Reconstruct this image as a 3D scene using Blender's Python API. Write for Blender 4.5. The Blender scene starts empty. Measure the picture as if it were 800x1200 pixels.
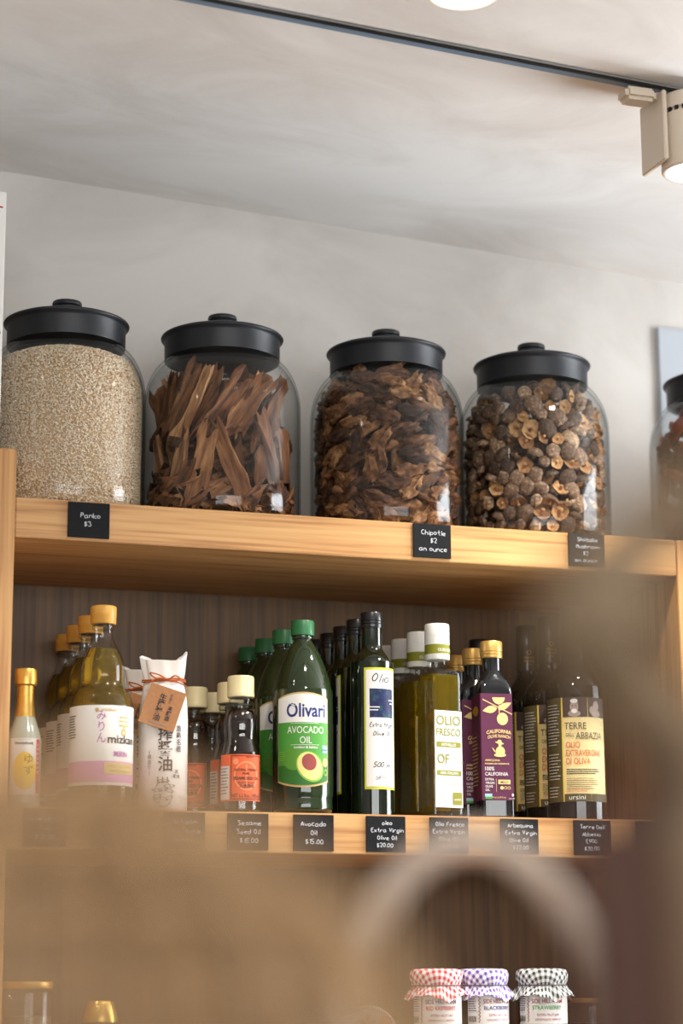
import bpy, bmesh, math, random
from mathutils import Vector, Matrix, noise
random.seed(7)
PI = math.pi
sc = bpy.context.scene
COL = sc.collection

# ------------------------------------------------------------------ camera
CAM = Vector((0.0, -2.72, 1.45))
F_PX = 2546.0
YAW, PITCH, ROLL = math.radians(18.265), math.radians(12.514), math.radians(-0.327)
fw = Vector((math.sin(YAW)*math.cos(PITCH), math.cos(YAW)*math.cos(PITCH), math.sin(PITCH)))
rt0 = Vector((math.cos(YAW), -math.sin(YAW), 0))
up0 = rt0.cross(fw)
rt = rt0*math.cos(ROLL) + up0*math.sin(ROLL)
up = up0*math.cos(ROLL) - rt0*math.sin(ROLL)
cam_d = bpy.data.cameras.new('camera')
cam = bpy.data.objects.new('camera', cam_d); COL.objects.link(cam)
cam.matrix_world = Matrix(((rt.x, up.x, -fw.x, CAM.x), (rt.y, up.y, -fw.y, CAM.y), (rt.z, up.z, -fw.z, CAM.z), (0, 0, 0, 1)))
cam_d.sensor_fit = 'VERTICAL'; cam_d.sensor_height = 36.0; cam_d.sensor_width = 24.0
cam_d.lens = F_PX/1200*36
cam_d.clip_start = 0.02
cam_d.dof.use_dof = True
cam_d.dof.focus_distance = 2.93
cam_d.dof.aperture_fstop = 2.8
sc.camera = cam

# ------------------------------------------------------------------ world, large lights, exposure
sc.view_settings.view_transform = 'Standard'
sc.view_settings.look = 'None'
sc.view_settings.gamma = 1.0
sc.view_settings.use_curve_mapping = False
sc.view_settings.exposure = 0.0
w = bpy.data.worlds.new('sky'); sc.world = w; w.use_nodes = True
w.node_tree.nodes['Background'].inputs[0].default_value = (0.75, 0.86, 1.0, 1)
w.node_tree.nodes['Background'].inputs[1].default_value = 1.5

def area(name, loc, rot, sx, sy, power, color):
    l = bpy.data.lights.new(name, 'AREA'); l.shape = 'RECTANGLE'; l.size = sx; l.size_y = sy
    l.energy = power; l.color = color
    o = bpy.data.objects.new(name, l); COL.objects.link(o); o.location = loc; o.rotation_euler = rot
    return o
# daylight in the right wall window; added fill light in an unseen front opening
area('daylight_right_window', (2.57, -.475, 1.72), (0, math.radians(90), 0), 1.6, .82, 62, (0.95, 0.97, 1.0))
area('front_fill_light', (0.3, -5.07, 1.9), (math.radians(90), 0, 0), 3.4, 1.1, 84, (1.0, 0.97, 0.93))

# ------------------------------------------------------------------ materials
def s2l(c):
    c /= 255.0
    return c/12.92 if c <= 0.04045 else ((c+0.055)/1.055)**2.4
def rgb(r, g, b): return (s2l(r), s2l(g), s2l(b), 1)
MC = {}
def mat(key, col=(200, 200, 200), rough=0.5, metal=0.0, spec=0.5, trans=0.0, ior=1.45, coat=0.0, emit=0.0, noise_amt=0.0, nscale=60, bump=0.0, alpha=1.0, sheen=0.0):
    if key in MC: return MC[key]
    m = bpy.data.materials.new(key); m.use_nodes = True
    nt = m.node_tree; b = nt.nodes['Principled BSDF']
    c = rgb(*col)
    b.inputs['Base Color'].default_value = c
    b.inputs['Roughness'].default_value = rough
    b.inputs['Metallic'].default_value = metal
    b.inputs['Specular IOR Level'].default_value = spec
    b.inputs['Transmission Weight'].default_value = trans
    b.inputs['IOR'].default_value = ior
    b.inputs['Coat Weight'].default_value = coat
    b.inputs['Sheen Weight'].default_value = sheen
    if emit:
        b.inputs['Emission Color'].default_value = c; b.inputs['Emission Strength'].default_value = emit
    if noise_amt or bump:
        tc = nt.nodes.new('ShaderNodeTexCoord'); n = nt.nodes.new('ShaderNodeTexNoise')
        n.inputs['Scale'].default_value = nscale; n.inputs['Detail'].default_value = 6
        nt.links.new(tc.outputs['Object'], n.inputs['Vector'])
        if noise_amt:
            r = nt.nodes.new('ShaderNodeValToRGB')
            r.color_ramp.elements[0].position = 0.3; r.color_ramp.elements[1].position = 0.7
            r.color_ramp.elements[0].color = tuple(x*(1-noise_amt) for x in c[:3])+(1,)
            r.color_ramp.elements[1].color = tuple(min(1, x*(1+noise_amt)) for x in c[:3])+(1,)
            nt.links.new(n.outputs['Fac'], r.inputs[0]); nt.links.new(r.outputs[0], b.inputs['Base Color'])
        if bump:
            bp = nt.nodes.new('ShaderNodeBump'); bp.inputs['Strength'].default_value = bump; bp.inputs['Distance'].default_value = 0.002
            nt.links.new(n.outputs['Fac'], bp.inputs['Height']); nt.links.new(bp.outputs[0], b.inputs['Normal'])
    MC[key] = m
    return m

def wood(key, axis, light, mid, dark, gscale=1.0, rough=0.45):
    """oak: grain stretched along the axis, cathedral bands and fine pores"""
    if key in MC: return MC[key]
    m = bpy.data.materials.new(key); m.use_nodes = True; nt = m.node_tree; L = nt.links.new
    b = nt.nodes['Principled BSDF']; b.inputs['Roughness'].default_value = rough
    tc = nt.nodes.new('ShaderNodeTexCoord')
    oi = nt.nodes.new('ShaderNodeObjectInfo')
    add = nt.nodes.new('ShaderNodeVectorMath'); add.operation = 'ADD'
    mul = nt.nodes.new('ShaderNodeMath'); mul.operation = 'MULTIPLY'; mul.inputs[1].default_value = 7.0
    L(oi.outputs['Random'], mul.inputs[0]); L(tc.outputs['Object'], add.inputs[0]); L(mul.outputs[0], add.inputs[1])
    def mapped(sl, st):
        mp = nt.nodes.new('ShaderNodeMapping')
        s = [st*gscale]*3; s[axis] = sl*gscale
        mp.inputs['Scale'].default_value = s; L(add.outputs[0], mp.inputs['Vector']); return mp
    mp = mapped(1.1, 16)
    n1 = nt.nodes.new('ShaderNodeTexNoise'); n1.inputs['Scale'].default_value = 1.0; n1.inputs['Detail'].default_value = 3; n1.inputs['Distortion'].default_value = 0.6
    L(mp.outputs[0], n1.inputs['Vector'])
    ws = nt.nodes.new('ShaderNodeMath'); ws.operation = 'MULTIPLY'; ws.inputs[1].default_value = 34
    sn = nt.nodes.new('ShaderNodeMath'); sn.operation = 'SINE'
    L(n1.outputs['Fac'], ws.inputs[0]); L(ws.outputs[0], sn.inputs[0])
    mp2 = mapped(5, 190)
    n2 = nt.nodes.new('ShaderNodeTexNoise'); n2.inputs['Scale'].default_value = 1.0; n2.inputs['Detail'].default_value = 4
    L(mp2.outputs[0], n2.inputs['Vector'])
    mixf = nt.nodes.new('ShaderNodeMath'); mixf.operation = 'MULTIPLY_ADD'; mixf.inputs[1].default_value = 0.085; mixf.inputs[2].default_value = 0.0
    L(sn.outputs[0], mixf.inputs[0])
    ad = nt.nodes.new('ShaderNodeMath'); ad.operation = 'ADD'; L(mixf.outputs[0], ad.inputs[0]); L(n2.outputs['Fac'], ad.inputs[1])
    r = nt.nodes.new('ShaderNodeValToRGB'); e = r.color_ramp.elements
    e[0].position = 0.28; e[0].color = rgb(*dark); e[1].position = 0.74; e[1].color = rgb(*light)
    x = e.new(0.47); x.color = rgb(*mid)
    L(ad.outputs[0], r.inputs[0]); L(r.outputs[0], b.inputs['Base Color'])
    bp = nt.nodes.new('ShaderNodeBump'); bp.inputs['Strength'].default_value = 0.12; bp.inputs['Distance'].default_value = 0.001
    L(n2.outputs['Fac'], bp.inputs['Height']); L(bp.outputs[0], b.inputs['Normal'])
    MC[key] = m; return m

def plaster(key, c0, c1, scale=2.2):
    m = bpy.data.materials.new(key); m.use_nodes = True; nt = m.node_tree; L = nt.links.new
    b = nt.nodes['Principled BSDF']; b.inputs['Roughness'].default_value = 0.9; b.inputs['Specular IOR Level'].default_value = 0.2
    tc = nt.nodes.new('ShaderNodeTexCoord'); mp = nt.nodes.new('ShaderNodeMapping'); mp.inputs['Scale'].default_value = (1, 1.6, 1.3)
    L(tc.outputs['Object'], mp.inputs[0])
    n = nt.nodes.new('ShaderNodeTexNoise'); n.inputs['Scale'].default_value = scale; n.inputs['Detail'].default_value = 9; n.inputs['Roughness'].default_value = 0.62; n.inputs['Distortion'].default_value = 0.9
    L(mp.outputs[0], n.inputs['Vector'])
    r = nt.nodes.new('ShaderNodeValToRGB'); e = r.color_ramp.elements
    e[0].position = 0.34; e[0].color = rgb(*c0); e[1].position = 0.62; e[1].color = rgb(*c1)
    L(n.outputs['Fac'], r.inputs[0]); L(r.outputs[0], b.inputs['Base Color'])
    n2 = nt.nodes.new('ShaderNodeTexNoise'); n2.inputs['Scale'].default_value = 26; n2.inputs['Detail'].default_value = 8
    L(tc.outputs['Object'], n2.inputs['Vector'])
    bp = nt.nodes.new('ShaderNodeBump'); bp.inputs['Strength'].default_value = 0.18; bp.inputs['Distance'].default_value = 0.004
    L(n2.outputs['Fac'], bp.inputs['Height']); L(bp.outputs[0], b.inputs['Normal'])
    return m

def thin_glass(key, face=(1, 1, 1), edge=(0.45, 0.5, 0.5), rough=0.0, refl=1.0):
    """a glass wall: clear when seen square on, tinted and mirror-like at a grazing angle"""
    if key in MC: return MC[key]
    m = bpy.data.materials.new(key); m.use_nodes = True; nt = m.node_tree; L = nt.links.new
    nt.nodes.remove(nt.nodes['Principled BSDF']); out = nt.nodes['Material Output']
    lw = nt.nodes.new('ShaderNodeLayerWeight'); lw.inputs['Blend'].default_value = 0.35
    pw = nt.nodes.new('ShaderNodeMath'); pw.operation = 'POWER'; pw.inputs[1].default_value = 3.4; L(lw.outputs['Facing'], pw.inputs[0])
    mx = nt.nodes.new('ShaderNodeMix'); mx.data_type = 'RGBA'
    L(pw.outputs[0], mx.inputs[0]); mx.inputs[6].default_value = face+(1,); mx.inputs[7].default_value = edge+(1,)
    tr = nt.nodes.new('ShaderNodeBsdfTransparent'); L(mx.outputs[2], tr.inputs[0])
    gl = nt.nodes.new('ShaderNodeBsdfGlossy'); gl.inputs['Roughness'].default_value = rough
    fr = nt.nodes.new('ShaderNodeFresnel'); fr.inputs['IOR'].default_value = 1.5
    # fresnel must not flip on the inside face: use facing-independent layer weight
    fl = nt.nodes.new('ShaderNodeLayerWeight'); fl.inputs['Blend'].default_value = 0.28
    ml = nt.nodes.new('ShaderNodeMath'); ml.operation = 'MULTIPLY_ADD'; ml.inputs[1].default_value = 0.62*refl; ml.inputs[2].default_value = 0.035*refl
    p2 = nt.nodes.new('ShaderNodeMath'); p2.operation = 'POWER'; p2.inputs[1].default_value = 2.6
    L(fl.outputs['Facing'], p2.inputs[0]); L(p2.outputs[0], ml.inputs[0])
    nt.nodes.remove(fr)
    ms = nt.nodes.new('ShaderNodeMixShader'); L(ml.outputs[0], ms.inputs[0]); L(tr.outputs[0], ms.inputs[1]); L(gl.outputs[0], ms.inputs[2])
    L(ms.outputs[0], out.inputs[0]); MC[key] = m; return m

def liquid(key, col, body=0.25, ior=1.36):
    """clear coloured liquid: refraction with a little scattering"""
    if key in MC: return MC[key]
    m = bpy.data.materials.new(key); m.use_nodes = True; nt = m.node_tree; L = nt.links.new
    nt.nodes.remove(nt.nodes['Principled BSDF']); out = nt.nodes['Material Output']
    g = nt.nodes.new('ShaderNodeBsdfRefraction'); g.inputs['Color'].default_value = rgb(*col); g.inputs['IOR'].default_value = ior; g.inputs['Roughness'].default_value = 0.02
    t = nt.nodes.new('ShaderNodeBsdfTranslucent'); t.inputs['Color'].default_value = rgb(*col)
    d = nt.nodes.new('ShaderNodeBsdfDiffuse'); d.inputs['Color'].default_value = rgb(*col)
    m1 = nt.nodes.new('ShaderNodeMixShader'); m1.inputs[0].default_value = 0.5; L(t.outputs[0], m1.inputs[1]); L(d.outputs[0], m1.inputs[2])
    m2 = nt.nodes.new('ShaderNodeMixShader'); m2.inputs[0].default_value = body; L(g.outputs[0], m2.inputs[1]); L(m1.outputs[0], m2.inputs[2])
    L(m2.outputs[0], out.inputs[0]); MC[key] = m; return m

def gingham(key, col):
    m = bpy.data.materials.new(key); m.use_nodes = True; nt = m.node_tree; L = nt.links.new
    b = nt.nodes['Principled BSDF']; b.inputs['Roughness'].default_value = 0.9
    uv = nt.nodes.new('ShaderNodeUVMap'); sp = nt.nodes.new('ShaderNodeSeparateXYZ'); L(uv.outputs[0], sp.inputs[0])
    st = []
    for k in (0, 1):
        a = nt.nodes.new('ShaderNodeMath'); a.operation = 'MULTIPLY'; a.inputs[1].default_value = 118.0; L(sp.outputs[k], a.inputs[0])
        f = nt.nodes.new('ShaderNodeMath'); f.operation = 'FRACT'; L(a.outputs[0], f.inputs[0])
        g = nt.nodes.new('ShaderNodeMath'); g.operation = 'GREATER_THAN'; g.inputs[1].default_value = 0.5; L(f.outputs[0], g.inputs[0]); st.append(g)
    s = nt.nodes.new('ShaderNodeMath'); s.operation = 'ADD'; L(st[0].outputs[0], s.inputs[0]); L(st[1].outputs[0], s.inputs[1])
    h = nt.nodes.new('ShaderNodeMath'); h.operation = 'MULTIPLY'; h.inputs[1].default_value = 0.5; L(s.outputs[0], h.inputs[0])
    mx = nt.nodes.new('ShaderNodeMix'); mx.data_type = 'RGBA'; L(h.outputs[0], mx.inputs[0])
    mx.inputs[6].default_value = rgb(245, 242, 240); mx.inputs[7].default_value = rgb(*col)
    L(mx.outputs[2], b.inputs['Base Color']); return m

# ------------------------------------------------------------------ object helpers
def mesh(name, V, Fc, mats, mi=None, smooth=True, angle=40):
    me = bpy.data.meshes.new(name); me.from_pydata([tuple(v) for v in V], [], Fc)
    if not isinstance(mats, (list, tuple)): mats = [mats]
    for m in mats: me.materials.append(m)
    if mi: me.polygons.foreach_set('material_index', mi)
    me.update()
    if smooth:
        me.polygons.foreach_set('use_smooth', [True]*len(me.polygons))
        me.set_sharp_from_angle(angle=math.radians(angle))
    return me
def ob(name, data, parent=None, loc=None, rot=None):
    o = bpy.data.objects.new(name, data); COL.objects.link(o)
    if parent: o.parent = parent
    if loc: o.location = loc
    if rot: o.rotation_euler = rot
    return o
def tag(o, label, cat, group=None):
    o['label'] = label; o['category'] = cat
    if group: o['group'] = group
    return o
def struct(o, label, cat):
    o['kind'] = 'structure'; return tag(o, label, cat)
def thing(name, label, cat, loc=(0, 0, 0), rz=0, group=None):
    return tag(ob(name, None, None, loc, (0, 0, rz)), label, cat, group)

def box_bm(x0, x1, y0, y1, z0, z1, bev=0.0):
    bm = bmesh.new(); bmesh.ops.create_cube(bm, size=1)
    for v in bm.verts:
        v.co = Vector(((x0+x1)/2+v.co.x*(x1-x0), (y0+y1)/2+v.co.y*(y1-y0), (z0+z1)/2+v.co.z*(z1-z0)))
    if bev: bmesh.ops.bevel(bm, geom=bm.edges[:], offset=bev, segments=2, affect='EDGES')
    return bm
def box(name, b, m, bev=0.0, smooth=False):
    """box mesh; coordinates kept as given"""
    bm = box_bm(*b, bev); me = bpy.data.meshes.new(name); bm.to_mesh(me); bm.free(); me.materials.append(m)
    if smooth or bev:
        me.polygons.foreach_set('use_smooth', [True]*len(me.polygons)); me.set_sharp_from_angle(angle=math.radians(35))
    return me

def spline(pts, n=4):
    """catmull-rom through a profile"""
    out = []
    P = [pts[0]]+list(pts)+[pts[-1]]
    for i in range(1, len(P)-2):
        for k in range(n):
            t = k/n; q = []
            for a, b, c, d in zip(P[i-1], P[i], P[i+1], P[i+2]):
                q.append(0.5*((2*b)+(c-a)*t+(2*a-5*b+4*c-d)*t*t+(3*b-a-3*c+d)*t**3))
            out.append(tuple(q))
    out.append(tuple(pts[-1])); return out
def lathe_vf(prof, seg=40, fn=None, power=None):
    V, Fc = [], []
    n = len(prof)
    for i, p in enumerate(prof):
        r, z = p[0], p[1]; pw = p[2] if len(p) > 2 else 2
        for k in range(seg):
            a = 2*PI*k/seg
            rr = r
            if pw > 2.001:
                rr = r/((abs(math.cos(a))**pw+abs(math.sin(a))**pw)**(1/pw))
            x, y, zz = rr*math.sin(a), -rr*math.cos(a), z
            if fn: x, y, zz = fn(x, y, zz, a, i)
            V.append((x, y, zz))
    for i in range(n-1):
        for k in range(seg):
            k2 = (k+1) % seg
            Fc.append((i*seg+k, i*seg+k2, (i+1)*seg+k2, (i+1)*seg+k))
    if prof[0][0] > 1e-6: Fc.append(tuple(range(seg-1, -1, -1)))
    if prof[-1][0] > 1e-6: Fc.append(tuple((n-1)*seg+k for k in range(seg)))
    return V, Fc
def lathe(name, prof, m, seg=40, fn=None, angle=40):
    V, Fc = lathe_vf(prof, seg, fn)
    me = mesh(name, V, Fc, m, angle=angle)
    if prof[0][0] <= 1e-6 or prof[-1][0] <= 1e-6:
        bm = bmesh.new(); bm.from_mesh(me); bmesh.ops.remove_doubles(bm, verts=bm.verts[:], dist=1e-6); bm.to_mesh(me); bm.free()
        me.polygons.foreach_set('use_smooth', [True]*len(me.polygons)); me.set_sharp_from_angle(angle=math.radians(angle))
    return me
def tube_vf(pts, rad, seg=8, closed=False, flat=1.0):
    V, Fc = [], []
    n = len(pts); pts = [Vector(p) for p in pts]
    ref = Vector((0, 0, 1))
    for i in range(n):
        a = pts[(i-1) % n] if (closed or i > 0) else pts[i]
        b = pts[(i+1) % n] if (closed or i < n-1) else pts[i]
        t = (b-a).normalized()
        if abs(t.dot(ref)) > 0.95: s = t.cross(Vector((0, 1, 0))).normalized()
        else: s = t.cross(ref).normalized()
        u = s.cross(t)
        r = rad(i/(n-1)) if callable(rad) else rad
        for k in range(seg):
            q = 2*PI*k/seg
            V.append(pts[i]+s*(r*math.cos(q))+u*(r*flat*math.sin(q)))
    m = n if closed else n-1
    for i in range(m):
        j = (i+1) % n
        for k in range(seg):
            k2 = (k+1) % seg
            Fc.append((i*seg+k, i*seg+k2, j*seg+k2, j*seg+k))
    if not closed:
        Fc.append(tuple(range(seg-1, -1, -1))); Fc.append(tuple((n-1)*seg+k for k in range(seg)))
    return V, Fc
def tube(name, pts, rad, m, seg=8, closed=False, flat=1.0):
    V, Fc = tube_vf(pts, rad, seg, closed, flat); return mesh(name, V, Fc, m)
def join_vf(parts):
    V, Fc = [], []
    for v, f in parts:
        o = len(V); V += list(v); Fc += [tuple(i+o for i in q) for q in f]
    return V, Fc

# ------------------------------------------------------------------ lettering
TC = {}
def text_vf(s, bold=0.0):
    key = (s, bold)
    if key in TC: return TC[key]
    cu = bpy.data.curves.new('t', 'FONT'); cu.body = s; cu.size = 1; cu.resolution_u = 3; cu.offset = bold
    o = bpy.data.objects.new('t', cu)
    me = bpy.data.meshes.new_from_object(o)
    V = [(v.co.x, v.co.y) for v in me.vertices]; Fc = [tuple(p.vertices) for p in me.polygons]
    bpy.data.objects.remove(o); bpy.data.curves.remove(cu); bpy.data.meshes.remove(me)
    TC[key] = (V, Fc); return V, Fc

GL = {'a': "46 26 05 03 12 32 44|46 43 52", 'b': "09 02|05 26 45 43 32 12 03", 'c': "46 26 05 03 22 42", 'd': "49 42|45 26 05 03 22 43",
 'e': "04 44 45 26 05 03 22 42", 'f': "49 28 22|06 46", 'g': "46 26 05 03 22 43|46 41 20 01", 'h': "09 02|05 26 45 42", 'i': "16 12|18 17",
 'k': "09 02|46 04 42", 'l': "19 12", 'm': "06 02|05 26 35 32|35 56 65 62", 'n': "06 02|05 26 45 42", 'o': "26 05 03 22 43 45 26",
 'p': "06 00|05 26 45 43 22 03", 'q': "46 26 05 03 22 43|46 40 51", 'r': "06 02|04 26 46", 's': "46 26 05 15 34 43 22 02", 't': "29 23 42|06 46",
 'u': "06 03 22 43|46 42", 'v': "06 22 46", 'w': "06 12 25 42 56", 'x': "06 42|46 02", 'y': "06 03 23 44|46 41 20 00", 'z': "06 46 02 42",
 'A': "02 29 42|14 34", 'C': "48 29 07 04 22 43", 'D': "02 09 28 46 43 22 02", 'E': "49 09 02 42|06 36", 'F': "49 09 02|06 36", 'H': "09 02|49 42|06 46",
 'M': "02 09 25 49 42", 'O': "29 07 04 22 44 47 29", 'P': "02 09 38 46 05", 'S': "48 29 08 17 35 43 22 03", 'T': "09 49|29 22", 'V': "09 22 49",
 'Y': "09 26 49|26 22", '$': "48 28 07 16 35 44 23 03|19 12|29 22", '0': "29 07 04 22 44 47 29", '1': "18 29 22", '2': "08 29 48 46 02 42",
 '3': "08 29 48 26 45 43 22 03", '5': "49 09 06 36 44 22 03", '8': "26 07 29 47 26 04 22 44 26", '.': "12 13", "'": "29 28"}
def stroke_vf(s, size, width, rnd, slant=0.0):
    """hand lettering: ribbons along pen strokes; size is the cap height"""
    u = size/7.0; x = 0; V, Fc = [], []
    for ch in s:
        if ch == ' ': x += 4*u; continue
        g = GL.get(ch)
        if not g: x += 4*u; continue
        mxx = 0; dy = rnd.uniform(-0.5, 0.5)*u; rot = rnd.uniform(-0.08, 0.08)
        for st in g.split('|'):
            P = [(int(c[0]), int(c[1])-2) for c in st.split()]
            mxx = max(mxx, max(p[0] for p in P))
            if len(P) > 2:
                for _ in range(2):
                    Q = [P[0]]
                    for a, b in zip(P, P[1:]):
                        Q += [(a[0]*.75+b[0]*.25, a[1]*.75+b[1]*.25), (a[0]*.25+b[0]*.75, a[1]*.25+b[1]*.75)]
                    P = Q+[P[-1]]
            pts = [(x+(p[0]+slant*p[1]-rot*p[1])*u, p[1]*u+dy+rot*p[0]*u) for p in P]
            o = len(V); n = len(pts)
            for i in range(n):
                a = pts[max(0, i-1)]; b = pts[min(n-1, i+1)]
                tx, ty = b[0]-a[0], b[1]-a[1]; l = math.hypot(tx, ty) or 1
                nx, ny = -ty/l*width/2, tx/l*width/2
                V += [(pts[i][0]-nx, pts[i][1]-ny), (pts[i][0]+nx, pts[i][1]+ny)]
            for i in range(n-1): Fc.append((o+2*i, o+2*i+2, o+2*i+3, o+2*i+1))
        x += (mxx+1.5)*u
    return V, Fc, x-1.5*u

class Print:
    """flat print laid on a surface through a (u, v, lift) -> xyz mapping"""
    def __init__(s, mapper): s.m = mapper; s.V = []; s.F = []; s.I = []; s.M = []; s.n = 0; s.hold = False
    def mi(s, m):
        if m not in s.M: s.M.append(m)
        return s.M.index(m)
    def add(s, V, Fc, m, lift=None):
        if not s.hold: s.n += 1
        lift = 0.0004+0.00004*s.n if lift is None else lift
        o = len(s.V); k = s.mi(m)
        s.V += [s.m(u, v, lift) for u, v in V]
        s.F += [tuple(i+o for i in f) for f in Fc]; s.I += [k]*len(Fc)
    def rect(s, u0, u1, v0, v1, m, step=0.0018):
        nx = max(1, int(abs(u1-u0)/step)+1); V = []; Fc = []
        for i in range(nx+1):
            u = u0+(u1-u0)*i/nx; V += [(u, v0), (u, v1)]
        for i in range(nx): Fc.append((2*i, 2*i+2, 2*i+3, 2*i+1))
        s.add(V, Fc, m)
    def frame(s, u0, u1, v0, v1, t, m):
        s.rect(u0, u1, v1-t, v1, m); s.rect(u0, u1, v0, v0+t, m); s.rect(u0, u0+t, v0, v1, m); s.rect(u1-t, u1, v0, v1, m)
    def ell(s, cu, cv, a, b, m, rot=0, r0=0.0, n=24, t0=0, t1=2*PI):
        V, Fc = [], []; R = 4; c, sn = math.cos(rot), math.sin(rot)
        for j in range(R+1):
            q = r0+(1-r0)*j/R
            for k in range(n+1):
                t = t0+(t1-t0)*k/n; x, y = a*q*math.cos(t), b*q*math.sin(t)
                V.append((cu+x*c-y*sn, cv+x*sn+y*c))
        for j in range(R):
            for k in range(n):
                a0 = j*(n+1)+k
                Fc.append((a0, a0+n+1, a0+n+2, a0+1))
        s.add(V, Fc, m)
    def poly(s, P, m): s.add(P, [tuple(range(len(P)))], m)
    def text(s, t, u, v, size, m, al='c', bold=0.0, sx=1.0, width=None, arch=0.0, rot=0.0, shear=0.0):
        """size = font size; width fits the line to that width"""
        V, Fc = text_vf(t, bold)
        if not V: return
        x0 = min(p[0] for p in V); x1 = max(p[0] for p in V)
        kx = size*sx if width is None else width/(x1-x0)
        off = {'l': x0, 'c': (x0+x1)/2, 'r': x1}[al]
        Q = []; c, sn = math.cos(rot), math.sin(rot)
        for p in V:
            x, y = (p[0]-off)*kx+shear*p[1]*size, p[1]*size
            y -= arch*x*x
            Q.append((u+x*c-y*sn, v+x*sn+y*c))
        s.add(Q, Fc, m, 0.00055+0.00004*s.n)
    def vtext(s, t, u, v, size, m, pitch=1.0, bold=0.0, sx=1.0):
        for i, ch in enumerate(t): s.text(ch, u, v-i*size*pitch, size, m, bold=bold, sx=sx)
    def hand(s, t, u, v, size, width, m, al='c', slant=0.0, fit=None, rnd=random):
        V, Fc, L = stroke_vf(t, size, width, rnd, slant)
        k = 1.0
        if fit and L > fit: k = fit/L
        off = {'l': 0, 'c': L*k/2}[al]
        s.add([(u+p[0]*k-off, v+p[1]) for p in V], Fc, m, 0.0005+0.00004*s.n)
    def lines(s, u0, u1, v, n, dv, h, m, rnd=random):
        """rows of tiny unreadable print"""
        s.hold = True; s.n += 2
        for i in range(n):
            u = u0
            e = u1-(u1-u0)*(rnd.random()*0.25)
            while u < e:
                l = min(rnd.uniform(0.0012, 0.004), e-u+0.0004); s.rect(u, u+l, v-i*dv, v-i*dv+h, m); u += l+0.0006
        s.hold = False
    def mesh(s, name):
        return mesh(name, s.V, s.F, s.M, s.I, smooth=True, angle=180)

def cyl_map(R, off=0.0):
    return lambda u, v, l: ((R+l)*math.sin(u/R+off), -(R+l)*math.cos(u/R+off), v)
def cyl_patch(name, R, u0, u1, v0, v1, m, lift=0.0003, off=0.0):
    pr = Print(cyl_map(R, off)); n = max(2, int((u1-u0)/0.0015)); V = []; Fc = []
    for i in range(n+1):
        u = u0+(u1-u0)*i/n; V += [(u, v0), (u, v1)]
    for i in range(n): Fc.append((2*i, 2*i+2, 2*i+3, 2*i+1))
    pr.add(V, Fc, m, lift); return pr.mesh(name)
def flat_map(c, right, normal):
    c, right, normal = Vector(c), Vector(right).normalized(), Vector(normal).normalized()
    return lambda u, v, l: c+right*u+Vector((0, 0, 1))*v+normal*l

def face_cam(x, y): return -math.atan2(x-CAM.x, y-CAM.y)

class Kit:
    """the parts of one kind of thing, to be set down several times with shared meshes"""
    def __init__(s): s.parts = []
    def part(s, name, me, kids=(), label=None): s.parts.append((name, me, kids, label)); return s
    def place(s, name, label, cat, loc, rz=0, group=None, skip=()):
        t = thing(name, label, cat, loc, rz, group)
        for n, me, kids, lb in s.parts:
            if n in skip: continue
            o = ob(n, me, t)
            if lb: o['label'] = lb
            for kn, km in kids: ob(kn, km, o)
        return t

# colours
OAK_F = wood('oak_along_x', 0, (208, 162, 106), (196, 146, 90), (168, 116, 66))
OAK_V = wood('oak_along_z', 2, (210, 162, 104), (198, 146, 88), (172, 118, 66))
OAK_B = wood('oak_back_veneer_shaded', 2, (112, 80, 43), (97, 68, 35), (76, 52, 27), gscale=0.8)  # same oak, darkened in its colour to imitate shade inside the shelves
WALL = plaster('limewash_wall', (190, 185, 180), (212, 208, 203))
CEIL = plaster('limewash_ceiling', (228, 224, 220), (246, 245, 243), 2.6)
WHITE = mat('white_paint', (232, 230, 226), 0.5)
PAPER = mat('white_paper', (226, 222, 217), 0.65, spec=.3)
INK = mat('black_ink', (28, 26, 30), 0.6)
CHALK = mat('chalk', (214, 216, 222), 0.9)
SLATE = mat('slate_black_card', (24, 24, 27), 0.8, spec=.25, noise_amt=0.15, nscale=300)
LID = mat('black_metal_lid', (33, 35, 40), 0.42, spec=0.45, bump=0.05, nscale=500)
GOLDCAP = mat('gold_plastic_cap', (214, 158, 70), 0.38, spec=0.5, noise_amt=0.05)
GOLDINK = mat('gold_ink', (186, 148, 70), 0.45, metal=0.3)
GOLDFOIL = mat('gold_foil', (222, 180, 96), 0.33, metal=0.85, bump=0.25, nscale=120)
JARGLASS = thin_glass('jar_glass', (0.992, 0.995, 0.993), (0.34, 0.38, 0.38), refl=.75)
CLEAR = thin_glass('clear_bottle_glass', (0.98, 0.985, 0.97), (0.35, 0.38, 0.34))
PANE = thin_glass('window_pane', (0.97, 0.98, 0.98), (0.7, 0.75, 0.75))

# ------------------------------------------------------------------ the room
S1, S2, S3 = 1.6812, 2.0777, 1.355      # shelf tops: middle, upper, bottom
BT = 0.0525                             # board thickness
YB = 0.36                               # wall behind the shelving
def ceil_z(x): return 2.66085-0.058473*(x-0.47955)
X0, X1, YF = -2.4, 2.5, -5.0
FLOORM = plaster('dark_concrete_floor', (96, 84, 72), (120, 106, 92), 1.2)
struct(ob('floor', box('floor', (X0-.2, X1+.2, YF-.2, YB+.2, -.1, 0), FLOORM)), 'dark concrete shop floor below the shelving', 'floor')
def slab(name, x0, x1, y0, y1, m, drop=0.0, th=0.12):
    V = []
    for zz in (0, th):
        V += [(x0, y0, ceil_z(x0)+zz-drop), (x1, y0, ceil_z(x1)+zz-drop), (x1, y1, ceil_z(x1)+zz-drop), (x0, y1, ceil_z(x0)+zz-drop)]
    return mesh(name, V, [(3, 2, 1, 0), (4, 5, 6, 7), (0, 1, 5, 4), (1, 2, 6, 5), (2, 3, 7, 6), (3, 0, 4, 7)], m, smooth=False)
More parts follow.
